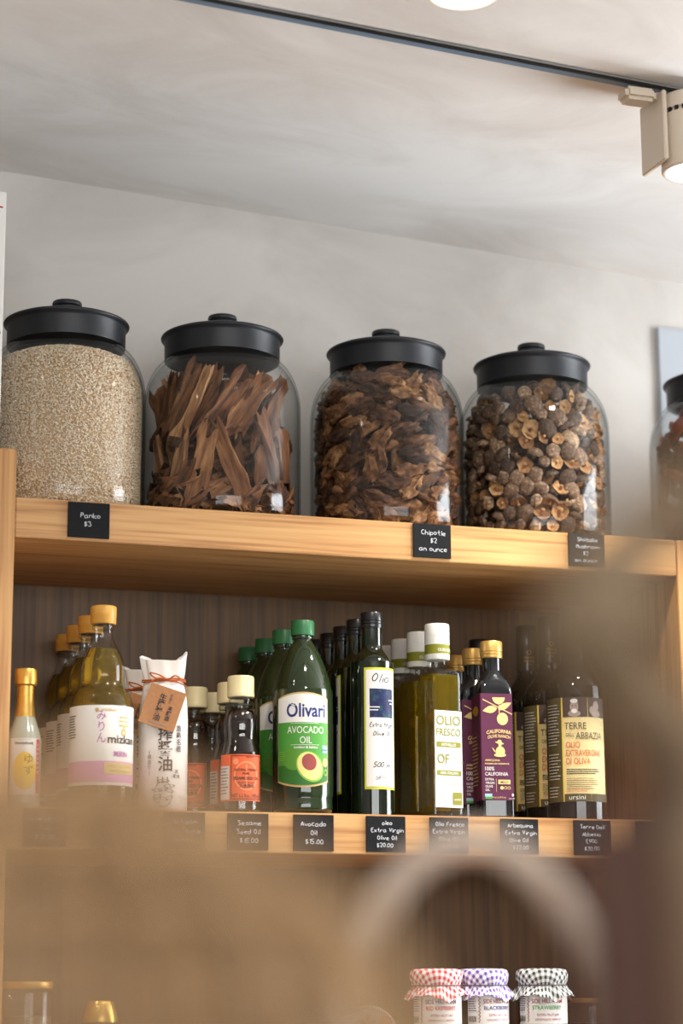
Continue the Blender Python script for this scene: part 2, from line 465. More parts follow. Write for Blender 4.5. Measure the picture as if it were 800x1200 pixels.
struct(ob('ceiling', slab('ceiling', X0-.2, X1+.2, YF-.2, YB+.2, CEIL)), 'pale limewashed ceiling sloping gently down to the right', 'ceiling')
struct(ob('trim_1', slab('trim', X0, X1, YF, -.352, CEIL, 0.0015, 0.003)), 'faint plaster step running beside the ceiling track', 'trim')
struct(ob('wall_back', box('wall_back', (X0-.2, X1+.2, YB, YB+.15, 0, 3.0), WALL)), 'grey limewashed wall behind the jars', 'wall')
struct(ob('wall_left', box('wall_left', (X0-.15, X0, YF, YB, 0, 3.0), WALL)), 'plain grey limewashed wall left of the shelving', 'wall')
def wall_with_window(name, axis, at, th, a0, a1, w0, w1, z0, z1, label):
    bm = bmesh.new()
    def add(p0, p1, q0, q1):
        b = box_bm(at, at+th, p0, p1, q0, q1) if axis == 0 else box_bm(p0, p1, at, at+th, q0, q1)
        me = bpy.data.meshes.new('x'); b.to_mesh(me); b.free(); bm.from_mesh(me); bpy.data.meshes.remove(me)
    add(a0, a1, 0, z0); add(a0, a1, z1, 3.0); add(a0, w0, z0, z1); add(w1, a1, z0, z1)
    me = bpy.data.meshes.new(name); bm.to_mesh(me); bm.free(); me.materials.append(WALL)
    return struct(ob(name, me), label, 'wall')
wall_with_window('wall_right', 0, X1, .14, YF, YB, -.90, -.05, .90, 2.54, 'limewashed wall with a tall window right of the shelving')
wall_with_window('wall_front', 1, YF-.14, .14, X0, X1, -1.5, 2.1, 1.3, 2.5, 'limewashed shop front wall with an added fill-light window')
def window(name, axis, at, a0, a1, z0, z1, nm, label):
    def bx(n, p0, p1, q0, q1, m, d0=-.03, d1=.03):
        return box(n, (at+d0, at+d1, p0, p1, q0, q1) if axis == 0 else (p0, p1, at+d0, at+d1, q0, q1), m)
    t = struct(ob(name, None), label, 'window')
    for n, r in (('frame_rail', (a0, a1, z0, z0+.05)), ('frame_rail', (a0, a1, z1-.05, z1)), ('frame_stile', (a0, a0+.05, z0+.05, z1-.05)), ('frame_stile', (a1-.05, a1, z0+.05, z1-.05))):
        ob(n, bx(n, *r, WHITE), t)
    for k in range(1, nm):
        c = a0+(a1-a0)*k/nm; ob('mullion', bx('mullion', c-.02, c+.02, z0+.05, z1-.05, WHITE), t)
    for k in range(nm):
        p0 = a0+(a1-a0)*k/nm+.021; p1 = a0+(a1-a0)*(k+1)/nm-.021
        if k == 0: p0 += .03
        if k == nm-1: p1 -= .03
        ob('pane', bx('pane', p0, p1, z0+.05, z1-.05, PANE, -.002, .002), t)
window('window_1', 0, X1+.03, -.90, -.05, .90, 2.54, 1, 'tall white framed window letting in daylight from the right')
window('fill_window', 1, YF-.03, -1.5, 2.1, 1.3, 2.5, 3, 'added wide white framed window behind the viewer, for fill light')  # unseen window, added to hold the general fill light

# grey plate on the wall at the right
g = tag(ob('wall_plate', box('wall_plate', (1.559, 1.93, .350, .3595, 2.16, 2.513), mat('bluish_grey_panel', (176, 182, 190), 0.55), .002)), 'flat bluish grey plate fixed to the wall behind the rightmost jar', 'wall plate')

# ------------------------------------------------------------------ ceiling track and spotlights
slope = math.atan(-0.058473)
def track(y, x0, x1, label):
    t = thing('lighting_track', label, 'lighting track', (x0, y, ceil_z(x0)), 0, 'ceiling lighting tracks')
    t.rotation_euler = (0, -slope, 0)
    L = (x1-x0)/math.cos(slope)
    blk = mat('track_black', (20, 20, 22), 0.5); blue_refl = mat('track_blue_reflection', (120, 142, 166), 0.4)  # the strip's blue is a reflection painted into its base colour
    ob('rail', box('rail', (0, L, -.0088, -.0046, -.0065, -.0035), blk), t)
    ob('conductor_strip', box('strip', (0, L, -.0044, .0085, -.0055, -.0035), blue_refl), t)
    ob('flange', box('flange', (0, L, -.011, .013, -.0034, -.0016), mat('track_grey', (150, 148, 146), .5)), t)
    return t
track(-.310, -.9, 2.6, 'thin dark lighting track running across the ceiling above the jars')
CREAM = mat('cream_lamp_metal', (226, 212, 194), 0.42)
def spotlight(x, y, label, tilt=0.0, power=38):
    zc = ceil_z(x)-.013
    t = thing('track_spotlight', label, 'spotlight', (x, y, zc), 0, 'track spotlights')
    ob('track_adapter', box('adapter', (-.028, .016, -.016, .016, -.016, .002), CREAM, .005), t)
    ob('stem', lathe('stem', [(.0070, -.010), (.0070, .0)], CREAM, 16), t).location = (.024, 0, 0)
    ob('driver_plate', box('plate', (.020, .026, -.022, .046, -.098, -.002), CREAM, .0012), t)
    cx, R = .0705, .0425
    h = lathe('housing', [(R-.003, -.003), (R, -.005), (R, -.0255), (R-.002, -.026), (R-.002, -.030), (R, -.0305), (R, -.104), (R-.002, -.106), (R-.005, -.106), (R-.006, -.096), (0, -.096)], CREAM, 48)
    h = ob('housing', h, t); h.location = (cx, -.005, 0)
    for k in range(26):
        a = 2*PI*k/26
        s = ob('vent_slot', SLOT, h); s.location = (math.sin(a)*(R-.0012), -math.cos(a)*(R-.0012), -.028); s.rotation_euler = (0, 0, a)
    ln = ob('lens', lathe('lens', [(0, -.1015), (R-.007, -.1015), (R-.007, -.097), (0, -.097)], mat('lit_lens', (255, 250, 240), .5, emit=9.0), 40), t); ln.location = (cx, -.005, 0)
    l = bpy.data.lights.new('spot_beam', 'SPOT'); l.energy = power; l.spot_size = math.radians(125); l.spot_blend = .7; l.color = (1, .94, .85); l.shadow_soft_size = .03
    lo = ob('spot_beam', l, t); lo.location = (cx, -.005, -.112)
    return t
SLOT = box('vent_slot', (-.0025, .0025, -.0016, .0016, -.0032, .0032), INK)
spotlight(1.213, -.310, 'cream cylindrical track spotlight with side plate hanging at the right')
tk2 = track(-.655, -.9, 2.6, 'second lighting track nearer the viewer, above the frame')
spotlight(-.25, -.655, 'added cream track spotlight, unseen above and left of the frame')  # extra unseen lamp, added for more overhead light on the shelves
spotlight(.755, -.655, 'lit cream spotlight cut off by the top edge of the photo')

# ------------------------------------------------------------------ the shelving
unit = thing('shelf_unit', 'golden oak wall shelving holding jars, oil bottles and jams', 'shelf', (.4564, 0, 0))
UX = .4564
def part(name, b, m, bev=.0012, parent=unit):
    x0, x1, y0, y1, z0, z1 = b
    cx, cy, cz = (x0+x1)/2, (y0+y1)/2, (z0+z1)/2
    o = ob(name, box(name, (x0-cx, x1-cx, y0-cy, y1-cy, z0-cz, z1-cz), m, bev), parent, (cx-UX, cy, cz)); return o
XR = 1.397
DEP = .326
part('side_panel', (UX-.042, UX, 0, .345, 0, 2.1410), OAK_V)
part('partition', (XR, XR+.042, 0, .345, 0, S2), OAK_V)
part('side_panel', (2.34, 2.382, 0, .345, 0, S2), OAK_V)
for x0, x1 in ((UX, XR), (XR+.042, 2.34)):
    for z in (S2, S1, S3, .95, .52, .12):
        part('shelf_board', (x0+.0004, x1-.0004, 0.0006, DEP, z-BT, z-.0002), OAK_F)
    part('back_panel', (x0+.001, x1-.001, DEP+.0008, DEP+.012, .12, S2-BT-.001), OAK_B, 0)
part('top_rear_board', (UX+.001, XR-.001, DEP+.0008, .345, S2-BT, S2-.001), OAK_F)
part('top_rear_board', (XR+.043, 2.339, DEP+.0008, .345, S2-BT, S2-.001), OAK_F)
# neighbouring unit at the left edge, and the white board standing on it
n2 = thing('neighbour_shelf_unit', 'taller oak shelf unit cut off by the left edge of the photo', 'shelf', (-.05, 0, 0))
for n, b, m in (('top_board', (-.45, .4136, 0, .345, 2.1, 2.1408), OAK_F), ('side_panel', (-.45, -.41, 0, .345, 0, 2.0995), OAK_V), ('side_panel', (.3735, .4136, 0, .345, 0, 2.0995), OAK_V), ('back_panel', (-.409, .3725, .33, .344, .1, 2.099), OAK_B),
                ('shelf_board', (-.409, .3725, .001, .329, 1.63, 1.6812), OAK_F), ('shelf_board', (-.409, .3725, .001, .329, 1.1, 1.15), OAK_F)):
    cx, cy, cz = (b[0]+b[1])/2, (b[2]+b[3])/2, (b[4]+b[5])/2
    ob(n, box(n, (b[0]-cx, b[1]-cx, b[2]-cy, b[3]-cy, b[4]-cz, b[5]-cz), m, .001), n2, (cx+.05, cy, cz))
wb = thing('white_sign_board', 'white board standing upright at the left edge beside the panko jar', 'sign board', (.26, .02, 2.1415))
ob('panel', box('panel', (-.19, .1745, -.012, .004, 0, .352), WHITE, .001), wb)
ob('print_mark', box('mark', (.06, .1715, -.0127, -.0121, .1545, .158), INK), wb)
ob('print_mark', box('mark', (.150, .1700, -.0127, -.0121, .329, .331), mat('red_print', (170, 50, 50), .6)), wb)

# ------------------------------------------------------------------ big glass jars
ZK = .947
outer = [(.094, 0.0), (.100, .002), (.1075, .010), (.111, .024), (.1115, .06), (.1115, .12), (.1115, .180), (.1105, .201), (.1055, .224), (.096, .245), (.086, .257), (.0805, .264), (.079, .272), (.079, .283)]
inner = [(.0752, .283), (.0752, .270), (.078, .262), (.084, .2525), (.093, .2415), (.1033, .2215), (.1082, .200), (.1093, .180), (.1093, .12), (.1093, .06), (.1086, .027), (.1025, .014), (.09, .009), (0, .0085)]
outer = [(r, z*ZK) for r, z in outer]; inner = [(r, z*ZK) for r, z in inner]
jar_kit = Kit()
jar_kit.part('glass_body', lathe('jar_body', [(0, 0.0025), (.08, .0025)]+spline(outer, 3)+spline(inner, 3), JARGLASS, 72, angle=60))
lidp = [(0, .249), (.0815, .249), (.0820, .251), (.0820, .2755), (.0835, .2785), (.0866, .2800), (.0872, .2820), (.0862, .2838), (.080, .2865), (.055, .2935), (.025, .2985), (0, .2995)]
knobp = [(.0175, .2980), (.0175, .3085), (.0202, .3105), (.0208, .3135), (.0200, .3160), (.012, .3172), (0, .3176)]
# hollow lid: it sits over the neck
lid_hollow = [(0, .2715), (.0785, .2715), (.0795, .270), (.0795, .2492)]+lidp[1:]
jar_kit.part('lid', lathe('jar_lid', lid_hollow, LID, 72, angle=50), (('knob', lathe('lid_knob', knobp, LID, 36)),))
JY = .150
jars = [('panko', .546, 'large glass jar of pale panko crumbs with black lid, leftmost on top shelf'),
        ('bark', .770, 'large glass jar of long brown bark-like strips with black lid'),
        ('chip', 1.017, 'large glass jar of wrinkled dark chipotle peppers with black lid'),
        ('shii', 1.247, 'large glass jar of dried shiitake mushrooms with black lid'),
        ('chili', 1.560, 'large glass jar of dark red dried chilies cut off at the right edge')]
JP = {}
for k, x, lb in jars:
    JP[k] = (x, JY)
    jar_kit.place('storage_jar', lb, 'jar', (x, JY, S2+.0002), face_cam(x, JY), 'storage jars on the top shelf')

def r_in(z):
    pts = [(.009, .092), (.014, .100), (.03, .1076), (.180, .1083), (.204, .1068), (.2235, .1018), (.2415, .092), (.2525, .083), (.262, .077), (.30, .075)]
    z = z/ZK
    if z <= pts[0][0]: return pts[0][1]
    for (a, ra), (b, rb) in zip(pts, pts[1:]):
        if z <= b: return ra+(rb-ra)*(z-a)/(b-a)
    return .075

# panko: crumbs nobody could count
def speckle(key, cols, scale, detail=3):
    m = bpy.data.materials.new(key); m.use_nodes = True; nt = m.node_tree; L = nt.links.new
    b = nt.nodes['Principled BSDF']; b.inputs['Roughness'].default_value = .85
    tc = nt.nodes.new('ShaderNodeTexCoord'); n = nt.nodes.new('ShaderNodeTexNoise'); n.inputs['Scale'].default_value = scale; n.inputs['Detail'].default_value = detail
    L(tc.outputs['Object'], n.inputs['Vector']); r = nt.nodes.new('ShaderNodeValToRGB'); e = r.color_ramp.elements
    e[0].position, e[0].color = .3, rgb(*cols[0]); e[1].position, e[1].color = .66, rgb(*cols[-1])
    for i, c in enumerate(cols[1:-1]): q = e.new(.3+.36*(i+1)/(len(cols)-1)); q.color = rgb(*c)
    L(n.outputs['Fac'], r.inputs[0]); L(r.outputs[0], b.inputs['Base Color']); return m
PANKO = speckle('panko_crumb', [(188, 150, 108), (232, 212, 184), (246, 234, 214)], 420, 1)
rnd = random.Random(3)
PZ = .243
core = spline([(0, .0105), (.085, .011), (.0985, .024), (.1018, .06), (.1018, .178), (.0992, .195), (.0935, .213), (.086, .2235), (.068, .2345), (.04, .240), (0, .243)], 4)
parts = [lathe_vf(core, 60)]
OCT = [(1, 0, 0), (-1, 0, 0), (0, 1, 0), (0, -1, 0), (0, 0, 1), (0, 0, -1)]
OCF = [(0, 2, 4), (2, 1, 4), (1, 3, 4), (3, 0, 4), (2, 0, 5), (1, 2, 5), (3, 1, 5), (0, 3, 5)]
PV, PF = list(parts[0][0]), list(parts[0][1])
def crumb(p, s):
    R = Matrix.Rotation(rnd.random()*6.28, 3, Vector((rnd.uniform(-1, 1), rnd.uniform(-1, 1), rnd.uniform(-1, 1))).normalized())
    o = len(PV); a, b, c = s*rnd.uniform(.7, 1.7), s*rnd.uniform(.6, 1.1), s*rnd.uniform(.5, 1)
    for q in OCT: PV.append(tuple(Vector(p)+R @ Vector((q[0]*a, q[1]*b, q[2]*c))))
    PF.extend(tuple(i+o for i in f) for f in OCF)
for i in range(30000):
    z = rnd.uniform(.012, .222); a = rnd.uniform(0, 2*PI); r = min(r_in(z)-.0036, .1050)*rnd.uniform(.982, 1.0)
    crumb((r*math.sin(a), -r*math.cos(a), z), .0019)
for i in range(2600):
    r = .094*math.sqrt(rnd.random()); a = rnd.uniform(0, 2*PI); z = .2435-(.021*(r/.094)**2.6)-rnd.uniform(0, .001)
    crumb((r*math.sin(a), -r*math.cos(a), z), .0015)
npc = len(parts[0][1])
po = ob('panko_crumbs', mesh('panko', PV, PF, [PANKO, mat('panko_gap_shade', (206, 174, 134), .9)], [1]*npc+[0]*(len(PF)-npc), smooth=False), None, (JP['panko'][0], JY, S2+.0004), (0, 0, face_cam(*JP['panko'])))  # core coloured darker to imitate shade in the gaps between crumbs
tag(po, 'pale cream panko crumbs filling the leftmost glass jar', 'breadcrumbs'); po['kind'] = 'stuff'

# ------------------------------------------------------------------ dried pieces
def dried_mat(key, cols, scale, stretch=(1, 1, 1), rough=.75, bump=.5):
    m = bpy.data.materials.new(key); m.use_nodes = True; nt = m.node_tree; L = nt.links.new
    b = nt.nodes['Principled BSDF']; b.inputs['Roughness'].default_value = rough; b.inputs['Specular IOR Level'].default_value = .3
    tc = nt.nodes.new('ShaderNodeTexCoord'); mp = nt.nodes.new('ShaderNodeMapping'); mp.inputs['Scale'].default_value = stretch
    oi = nt.nodes.new('ShaderNodeObjectInfo'); L(tc.outputs['Object'], mp.inputs[0])
    n = nt.nodes.new('ShaderNodeTexNoise'); n.inputs['Scale'].default_value = scale; n.inputs['Detail'].default_value = 7; n.inputs['Roughness'].default_value = .65
    L(mp.outputs[0], n.inputs['Vector'])
    m1 = nt.nodes.new('ShaderNodeMath'); m1.operation = 'MULTIPLY_ADD'; m1.inputs[1].default_value = .34; m1.inputs[2].default_value = -.17
    L(oi.outputs['Random'], m1.inputs[0])
    ad = nt.nodes.new('ShaderNodeMath'); ad.operation = 'ADD'; L(n.outputs['Fac'], ad.inputs[0]); L(m1.outputs[0], ad.inputs[1])
    r = nt.nodes.new('ShaderNodeValToRGB'); e = r.color_ramp.elements
    e[0].position, e[0].color = .28, rgb(*cols[0]); e[1].position, e[1].color = .74, rgb(*cols[-1])
    for i, c in enumerate(cols[1:-1]): q = e.new(.28+.46*(i+1)/(len(cols)-1)); q.color = rgb(*c)
    L(ad.outputs[0], r.inputs[0]); L(r.outputs[0], b.inputs['Base Color'])
    bp = nt.nodes.new('ShaderNodeBump'); bp.inputs['Strength'].default_value = bump; bp.inputs['Distance'].default_value = .002
    L(n.outputs['Fac'], bp.inputs['Height']); L(bp.outputs[0], b.inputs['Normal']); return m
BARK = dried_mat('dried_bark_strip', [(48, 28, 18), (108, 68, 42), (150, 102, 66), (192, 146, 102)], 130, (.12, 1, 1), bump=.8)
CHIPO = dried_mat('dried_chipotle', [(34, 20, 14), (82, 52, 34), (122, 82, 52), (172, 130, 86)], 150, (.4, 1, 1), bump=.9)
CHILI = dried_mat('dried_red_chili', [(34, 10, 8), (84, 22, 14), (128, 40, 22), (166, 84, 36)], 90, (.4, 1, 1), rough=.4)
CAPM = dried_mat('shiitake_cap', [(44, 32, 25), (86, 66, 52), (122, 96, 76), (186, 158, 128)], 200, bump=.8)
GILL = dried_mat('shiitake_gill', [(112, 78, 50), (164, 120, 78), (204, 164, 116)], 160)

def strip_vf(L, W, T, seed, rings=16, seg=12, bend=.15, rag=.35, wrinkle=.25, taper=.15, wf=90, groove=.0, wave=.05, cup=.35):
    """dried strip along x: flattened, cupped section, curled, wrinkled, ragged ends"""
    V, Fc = [], []; r = random.Random(seed); ph = r.random()*9; cb = r.uniform(-bend, bend); tw = r.uniform(-.8, .8)
    gk = [r.uniform(-1, 1) for _ in range(seg)]; rg = [[r.uniform(-1, 1) for _ in range(seg)] for _ in (0, 1)]
    for i in range(rings):
        t = i/(rings-1); x = (t-.5)*L
        end = min(t, 1-t)*2; cl = 1 if 0 < i < rings-1 else .8
        ww = W*(1-taper*(1-end)**1.5)*cl*(1+.22*noise.noise(Vector((x*40, seed*1.7, ph)))); hh = T*(1 if 0 < i < rings-1 else .45)
        zc = cb*L*(1-(2*t-1)**2); yc = wave*L*math.sin(3*t+ph)
        for k in range(seg):
            a = 2*PI*k/seg
            y, z = ww*math.cos(a), hh*math.sin(a)
            nz = noise.noise(Vector((x*wf*.35+seed, y*wf, z*wf+ph)))
            n2 = noise.noise(Vector((x*wf+seed, y*wf*1.3+3, z*wf+ph)))
            y *= 1+wrinkle*nz
            z = z*(1+groove*gk[k])+T*wrinkle*(1.5*nz+1.0*n2)+cup*T*2*(math.cos(a)**2)
            xx = x+(rag*W*rg[0 if i == 0 else 1][k] if i in (0, rings-1) else (.4*rag*W*rg[0 if i == 1 else 1][k] if i in (1, rings-2) else 0))
            q = tw*(t-.5); y, z = y*math.cos(q)-z*math.sin(q), y*math.sin(q)+z*math.cos(q)
            V.append((xx, y+yc, z+zc*.5))
    for i in range(rings-1):
        for k in range(seg):
            k2 = (k+1) % seg; Fc.append((i*seg+k, i*seg+k2, (i+1)*seg+k2, (i+1)*seg+k))
    Fc.append(tuple(range(seg-1, -1, -1))); Fc.append(tuple((rings-1)*seg+k for k in range(seg)))
    return V, Fc
def frame_at(theta, tilt, spin=0.0, lean=0.0):
    """x axis along the piece in the glass wall's tangent plane, z axis outwards"""
    n = Vector((math.sin(theta), -math.cos(theta), 0)); t = Vector((math.cos(theta), math.sin(theta), 0)); u = Vector((0, 0, 1))
    ax = t*math.cos(tilt)+u*math.sin(tilt); ay = n.cross(ax)
    M = Matrix((ax, ay, n)).transposed()
    return M @ Matrix.Rotation(spin, 3, 'X') @ Matrix.Rotation(lean, 3, 'Y')
VC = {}
def drop(kind, name, me, M, p, label, cat, group, kids=()):
    j = Matrix.Translation((JP[kind][0], JY, S2+.0003)) @ Matrix.Rotation(face_cam(*JP[kind]), 4, 'Z')
    if me.name not in VC: VC[me.name] = [v.co.copy() for v in me.vertices]
    W = [M @ v for v in VC[me.name]]; p = Vector(p)
    for _ in range(4):                       # keep every piece inside the glass
        lo = min(q.z for q in W)+p.z
        if lo < .0105: p.z += .0105-lo
        hi = max(q.z for q in W)+p.z
        if hi > .262: p.z -= hi-.262
        ex = max(math.hypot(q.x+p.x, q.y+p.y)-(r_in(q.z+p.z)-.0012) for q in W)
        if ex > 0:
            rr = math.hypot(p.x, p.y); k = max(0, rr-ex*1.08)/rr; p.x *= k; p.y *= k
    o = ob(name, me); o.matrix_world = j @ (Matrix.Translation(p) @ M.to_4x4())
    tag(o, label, cat, group)
    for kn, km in kids: ob(kn, km, o)
    return o

# jar 2: long strips leaning to the upper right, broken chips at the bottom
rnd = random.Random(21)
barks = [mesh('bark_strip', *strip_vf(L, W, T, 40+i, rings=20, seg=14, bend=.10, rag=1.0, wrinkle=.35, taper=-.12, wf=75, groove=.35, wave=.03, cup=.6), BARK, angle=30) for i, (L, W, T) in enumerate([(.12, .012, .0042), (.105, .0145, .0045), (.13, .011, .004), (.09, .015, .0045), (.075, .016, .004), (.11, .010, .0042)])]
blen = [.12, .105, .13, .09, .075, .11]
chips = [mesh('bark_chip', *strip_vf(L, W, .0030, 60+i, rings=9, bend=.3, rag=1.2, wrinkle=.5, wf=100, taper=0, groove=.4, cup=.7), BARK, angle=30) for i, (L, W) in enumerate([(.045, .009), (.035, .007), (.05, .006), (.03, .010)])]
clen = [.045, .035, .05, .03]
def fit_r(z, half, tilt, thick):
    s = half*abs(math.cos(tilt)); zz = half*abs(math.sin(tilt))
    R = min(r_in(z+zz), r_in(max(.012, z-zz)), r_in(z))-.0012
    return math.sqrt(max(1e-4, R*R-s*s))-thick
BL, BG = 'long brown bark-like dried strip inside the second jar from the left', 'dried strips in the second jar'
for layer, (z, n, lo, hi, rr) in enumerate([(.168, 14, 42, 66, 1.0), (.082, 13, 66, 112, 1.0), (.165, 11, 45, 75, .74), (.08, 9, 60, 115, .7), (.175, 7, 55, 85, .42)]):
    for i in range(n):
        k = rnd.randrange(6); th = 2*PI*(i+rnd.uniform(-.25, .25)+.5*(layer % 2))/n
        tl = math.radians(rnd.uniform(lo, hi)); L = blen[k]/2
        zz = z+rnd.uniform(-.012, .012)
        top = zz+L*math.sin(tl)
        if top > .252: zz -= top-.252
        if zz-L*abs(math.sin(tl)) < .013: zz = .013+L*abs(math.sin(tl))
        r = fit_r(zz, L, tl, .011)*rr*rnd.uniform(.93, 1)
        drop('bark', 'bark_strip', barks[k], frame_at(th, tl, rnd.uniform(-.5, .5)), (r*math.sin(th), -r*math.cos(th), zz), BL, 'dried strip', BG)
for i in range(56):
    k = rnd.randrange(4); th = rnd.uniform(0, 2*PI); tl = rnd.uniform(-.5, 1.1); zz = .022+.034*rnd.random()**1.5+.02*abs(math.sin(tl))
    r = fit_r(zz, clen[k]/2, tl, .006)*rnd.choice((1, 1, .97, .75))
    drop('bark', 'bark_chip', chips[k], frame_at(th, tl, rnd.uniform(-.6, .6)), (r*math.sin(th), -r*math.cos(th), zz), 'short broken chip at the bottom of the second jar from the left', 'dried strip', 'broken chips in the second jar')

# jar 3: wrinkled chipotles lying in layers
rnd = random.Random(5)
chipm = [mesh('chipotle', *strip_vf(L, W, T, 80+i, rings=18, seg=14, bend=.2, rag=.4, wrinkle=.5, taper=.45, wf=230, groove=.3, wave=.09, cup=.15), CHIPO, angle=80) for i, (L, W, T) in enumerate([(.052, .0105, .0068), (.045, .0125, .0062), (.06, .0085, .0062), (.04, .013, .0072), (.05, .0115, .0058), (.036, .0105, .0065)])]
cl = [.052, .045, .06, .04, .05, .036]
CL, CG = 'wrinkled brown dried chipotle pepper inside the third jar from the left', 'chipotles in the third jar'
rows = 17; cnt = 0
for layer, (rr, nn) in enumerate(((1.0, 12), (.8, 8))):
    for j in range(rows if layer == 0 else 8):
        z = .018+(.226/(rows-1))*j if layer == 0 else .03+.025*j
        for i in range(nn):
            if layer == 0 and j == rows-1 and i % 2: continue
            k = rnd.randrange(6); th = 2*PI*(i+.5*(j % 2)+rnd.uniform(-.3, .3))/nn
            tl = rnd.gauss(.0, .5)
            if rnd.random() < .14: tl += 1.0
            zz = min(z+rnd.uniform(-.004, .004), .245); r = fit_r(zz, cl[k]/2, tl, .008)*rr*rnd.uniform(.96, 1)
            drop('chip', 'chipotle_pepper', chipm[k], frame_at(th, tl, rnd.uniform(-.7, .7), rnd.uniform(-.12, .12)), (r*math.sin(th), -r*math.cos(th), zz), CL, 'pepper', CG); cnt += 1

def filler(kind, name, vfs, m, mi, n, rmax, zmax, label, cat, seed):
    r = random.Random(seed); V, Fc, I = [], [], []
    for i in range(n):
        v, f = vfs[r.randrange(len(vfs))]
        M = Matrix.Rotation(r.uniform(0, 6.28), 3, 'Z') @ Matrix.Rotation(r.uniform(-1, 1), 3, 'X') @ Matrix.Rotation(r.uniform(-1, 1), 3, 'Y')
        z = r.uniform(.03, zmax); q = rmax*math.sqrt(r.random()); a = r.uniform(0, 6.28)
        if z > .2: q *= .8
        p = Vector((q*math.sin(a), -q*math.cos(a), z)); o = len(V)
        V += [tuple(M @ Vector(x)+p) for x in v]; Fc += [tuple(t+o for t in x) for x in f]
        I += mi(f) if mi else [0]*len(f)
    o = ob(name, mesh(name, V, Fc, m, I), None, (JP[kind][0], JY, S2+.0003), (0, 0, face_cam(*JP[kind])))
    tag(o, label, cat); o['kind'] = 'stuff'
filler('chip', 'chipotle_heap', [strip_vf(.045, .011, .005, 91, rings=8, seg=6, taper=.5), strip_vf(.04, .012, .006, 92, rings=8, seg=6)], [CHIPO], None, 330, .062, .205, 'rest of the chipotle peppers deep inside the third jar', 'peppers', 4)
filler('bark', 'bark_heap', [strip_vf(.075, .010, .005, 93, rings=8, seg=6), strip_vf(.06, .012, .006, 94, rings=8, seg=6)], [BARK], None, 90, .036, .17, 'rest of the brown strips deep inside the second jar', 'dried strips', 6)

# jar 4: shiitake
def mush_vf(R, seed, seg=14):
    rr = random.Random(seed); ph = rr.random()*6; hgt = rr.uniform(.55, .8)
    prof = [(0.0001, hgt), (.4, hgt*.94), (.72, hgt*.72), (.93, hgt*.38), (1.0, .08), (.96, -.10), (.84, -.06), (.6, .12), (.25, .2), (.0001, .2)]
    def fn(x, y, z, a, i):
        k = 1+.10*math.sin(2*a+ph)+.06*math.sin(5*a+2*ph)+.05*noise.noise(Vector((x*3+seed, y*3, z*3)))
        return x*R*k, y*R*k, (z+.12*noise.noise(Vector((x*2.2, y*2.2+seed, z*2))))*R
    V, Fc = lathe_vf(prof, seg, fn)
    return V, Fc
def mush_mi(f, seg=14): return [0 if i < 5*seg or i == len(f)-2 else 1 for i in range(len(f))]
caps, stems, crad = [], [], [.0118, .0134, .0100, .0148, .0110, .0128, .0094]
for i, R in enumerate(crad):
    V, Fc = mush_vf(R, 11+i); caps.append(mesh('shiitake_cap', V, Fc, [CAPM, GILL], mush_mi(Fc), angle=70))
    stems.append(lathe('shiitake_stem', [(R*.2, R*.22), (R*.17, -R*.15), (R*.2, -R*.42), (.0001, -R*.46)], GILL, 8))
rnd = random.Random(9)
SLB, SG = 'small dried shiitake mushroom inside the fourth jar from the left', 'shiitake in the fourth jar'
ns = 0
rows = 13
for j in range(rows):
    z = .0225+j*.0178
    R = r_in(z+.004); nn = int(2*PI*(R-.011)/.0242)
    for i in range(nn):
        if ns >= 300: break
        th = 2*PI*(i+.5*(j % 2)+rnd.uniform(-.16, .16))/nn; k = rnd.randrange(7)
        q = rnd.random(); n = Vector((math.sin(th), -math.cos(th), 0)); t = Vector((math.cos(th), math.sin(th), 0)); u = Vector((0, 0, 1))
        if q < .50: ax = n+t*rnd.uniform(-.6, .6)+u*rnd.uniform(-.5, .6)
        elif q < .74: ax = -n+t*rnd.uniform(-.6, .6)+u*rnd.uniform(-.6, .4)
        else: ax = u*rnd.choice((1, 1, -1))+t*rnd.uniform(-.6, .6)+n*rnd.uniform(-.4, .4)
        M = ax.to_track_quat('Z', 'Y').to_matrix()
        zz = z+rnd.uniform(-.004, .004)
        r = r_in(zz+.006)-.0022-crad[k]*.80-rnd.uniform(0, .003)
        if q >= .74: r = r_in(zz+.006)-.0022-crad[k]
        drop('shii', 'shiitake', caps[k], M, (r*math.sin(th), -r*math.cos(th), zz), SLB, 'mushroom', SG, (('stem', stems[k]),)); ns += 1
filler('shii', 'shiitake_heap', [mush_vf(.0125, 31), mush_vf(.0110, 32)], [CAPM, GILL], mush_mi, 420, .070, .216, 'rest of the shiitake mushrooms deep inside the fourth jar', 'mushrooms', 8)

# jar 5: dark red chilies
rnd = random.Random(15)
chm = [mesh('dried_chili', *strip_vf(L, W, T, 120+i, rings=13, seg=8, bend=.25, rag=.3, wrinkle=.5, taper=.6, wf=90), CHILI) for i, (L, W, T) in enumerate([(.07, .008, .005), (.06, .009, .005), (.08, .007, .005), (.05, .010, .006)])]
chl = [.07, .06, .08, .05]
for j in range(11):
    for i in range(10):
        k = rnd.randrange(4); th = 2*PI*(i+.5*(j % 2)+rnd.uniform(-.3, .3))/10; tl = rnd.gauss(.3, .7)
        zz = .028+.0190*j; h = chl[k]/2*abs(math.sin(tl)); zz = max(zz, .014+h); zz = min(zz, .230-h)
        r = fit_r(zz, chl[k]/2, tl, .008)*rnd.uniform(.92, 1)
        drop('chili', 'dried_chili', chm[k], frame_at(th, tl, rnd.uniform(-.6, .6)), (r*math.sin(th), -r*math.cos(th), zz), 'dark red dried chili inside the rightmost jar', 'chili', 'chilies in the rightmost jar')
filler('chili', 'chili_heap', [strip_vf(.06, .009, .006, 131, rings=8, seg=6)], [CHILI], None, 200, .056, .195, 'rest of the red chilies deep inside the rightmost jar', 'chilies', 12)

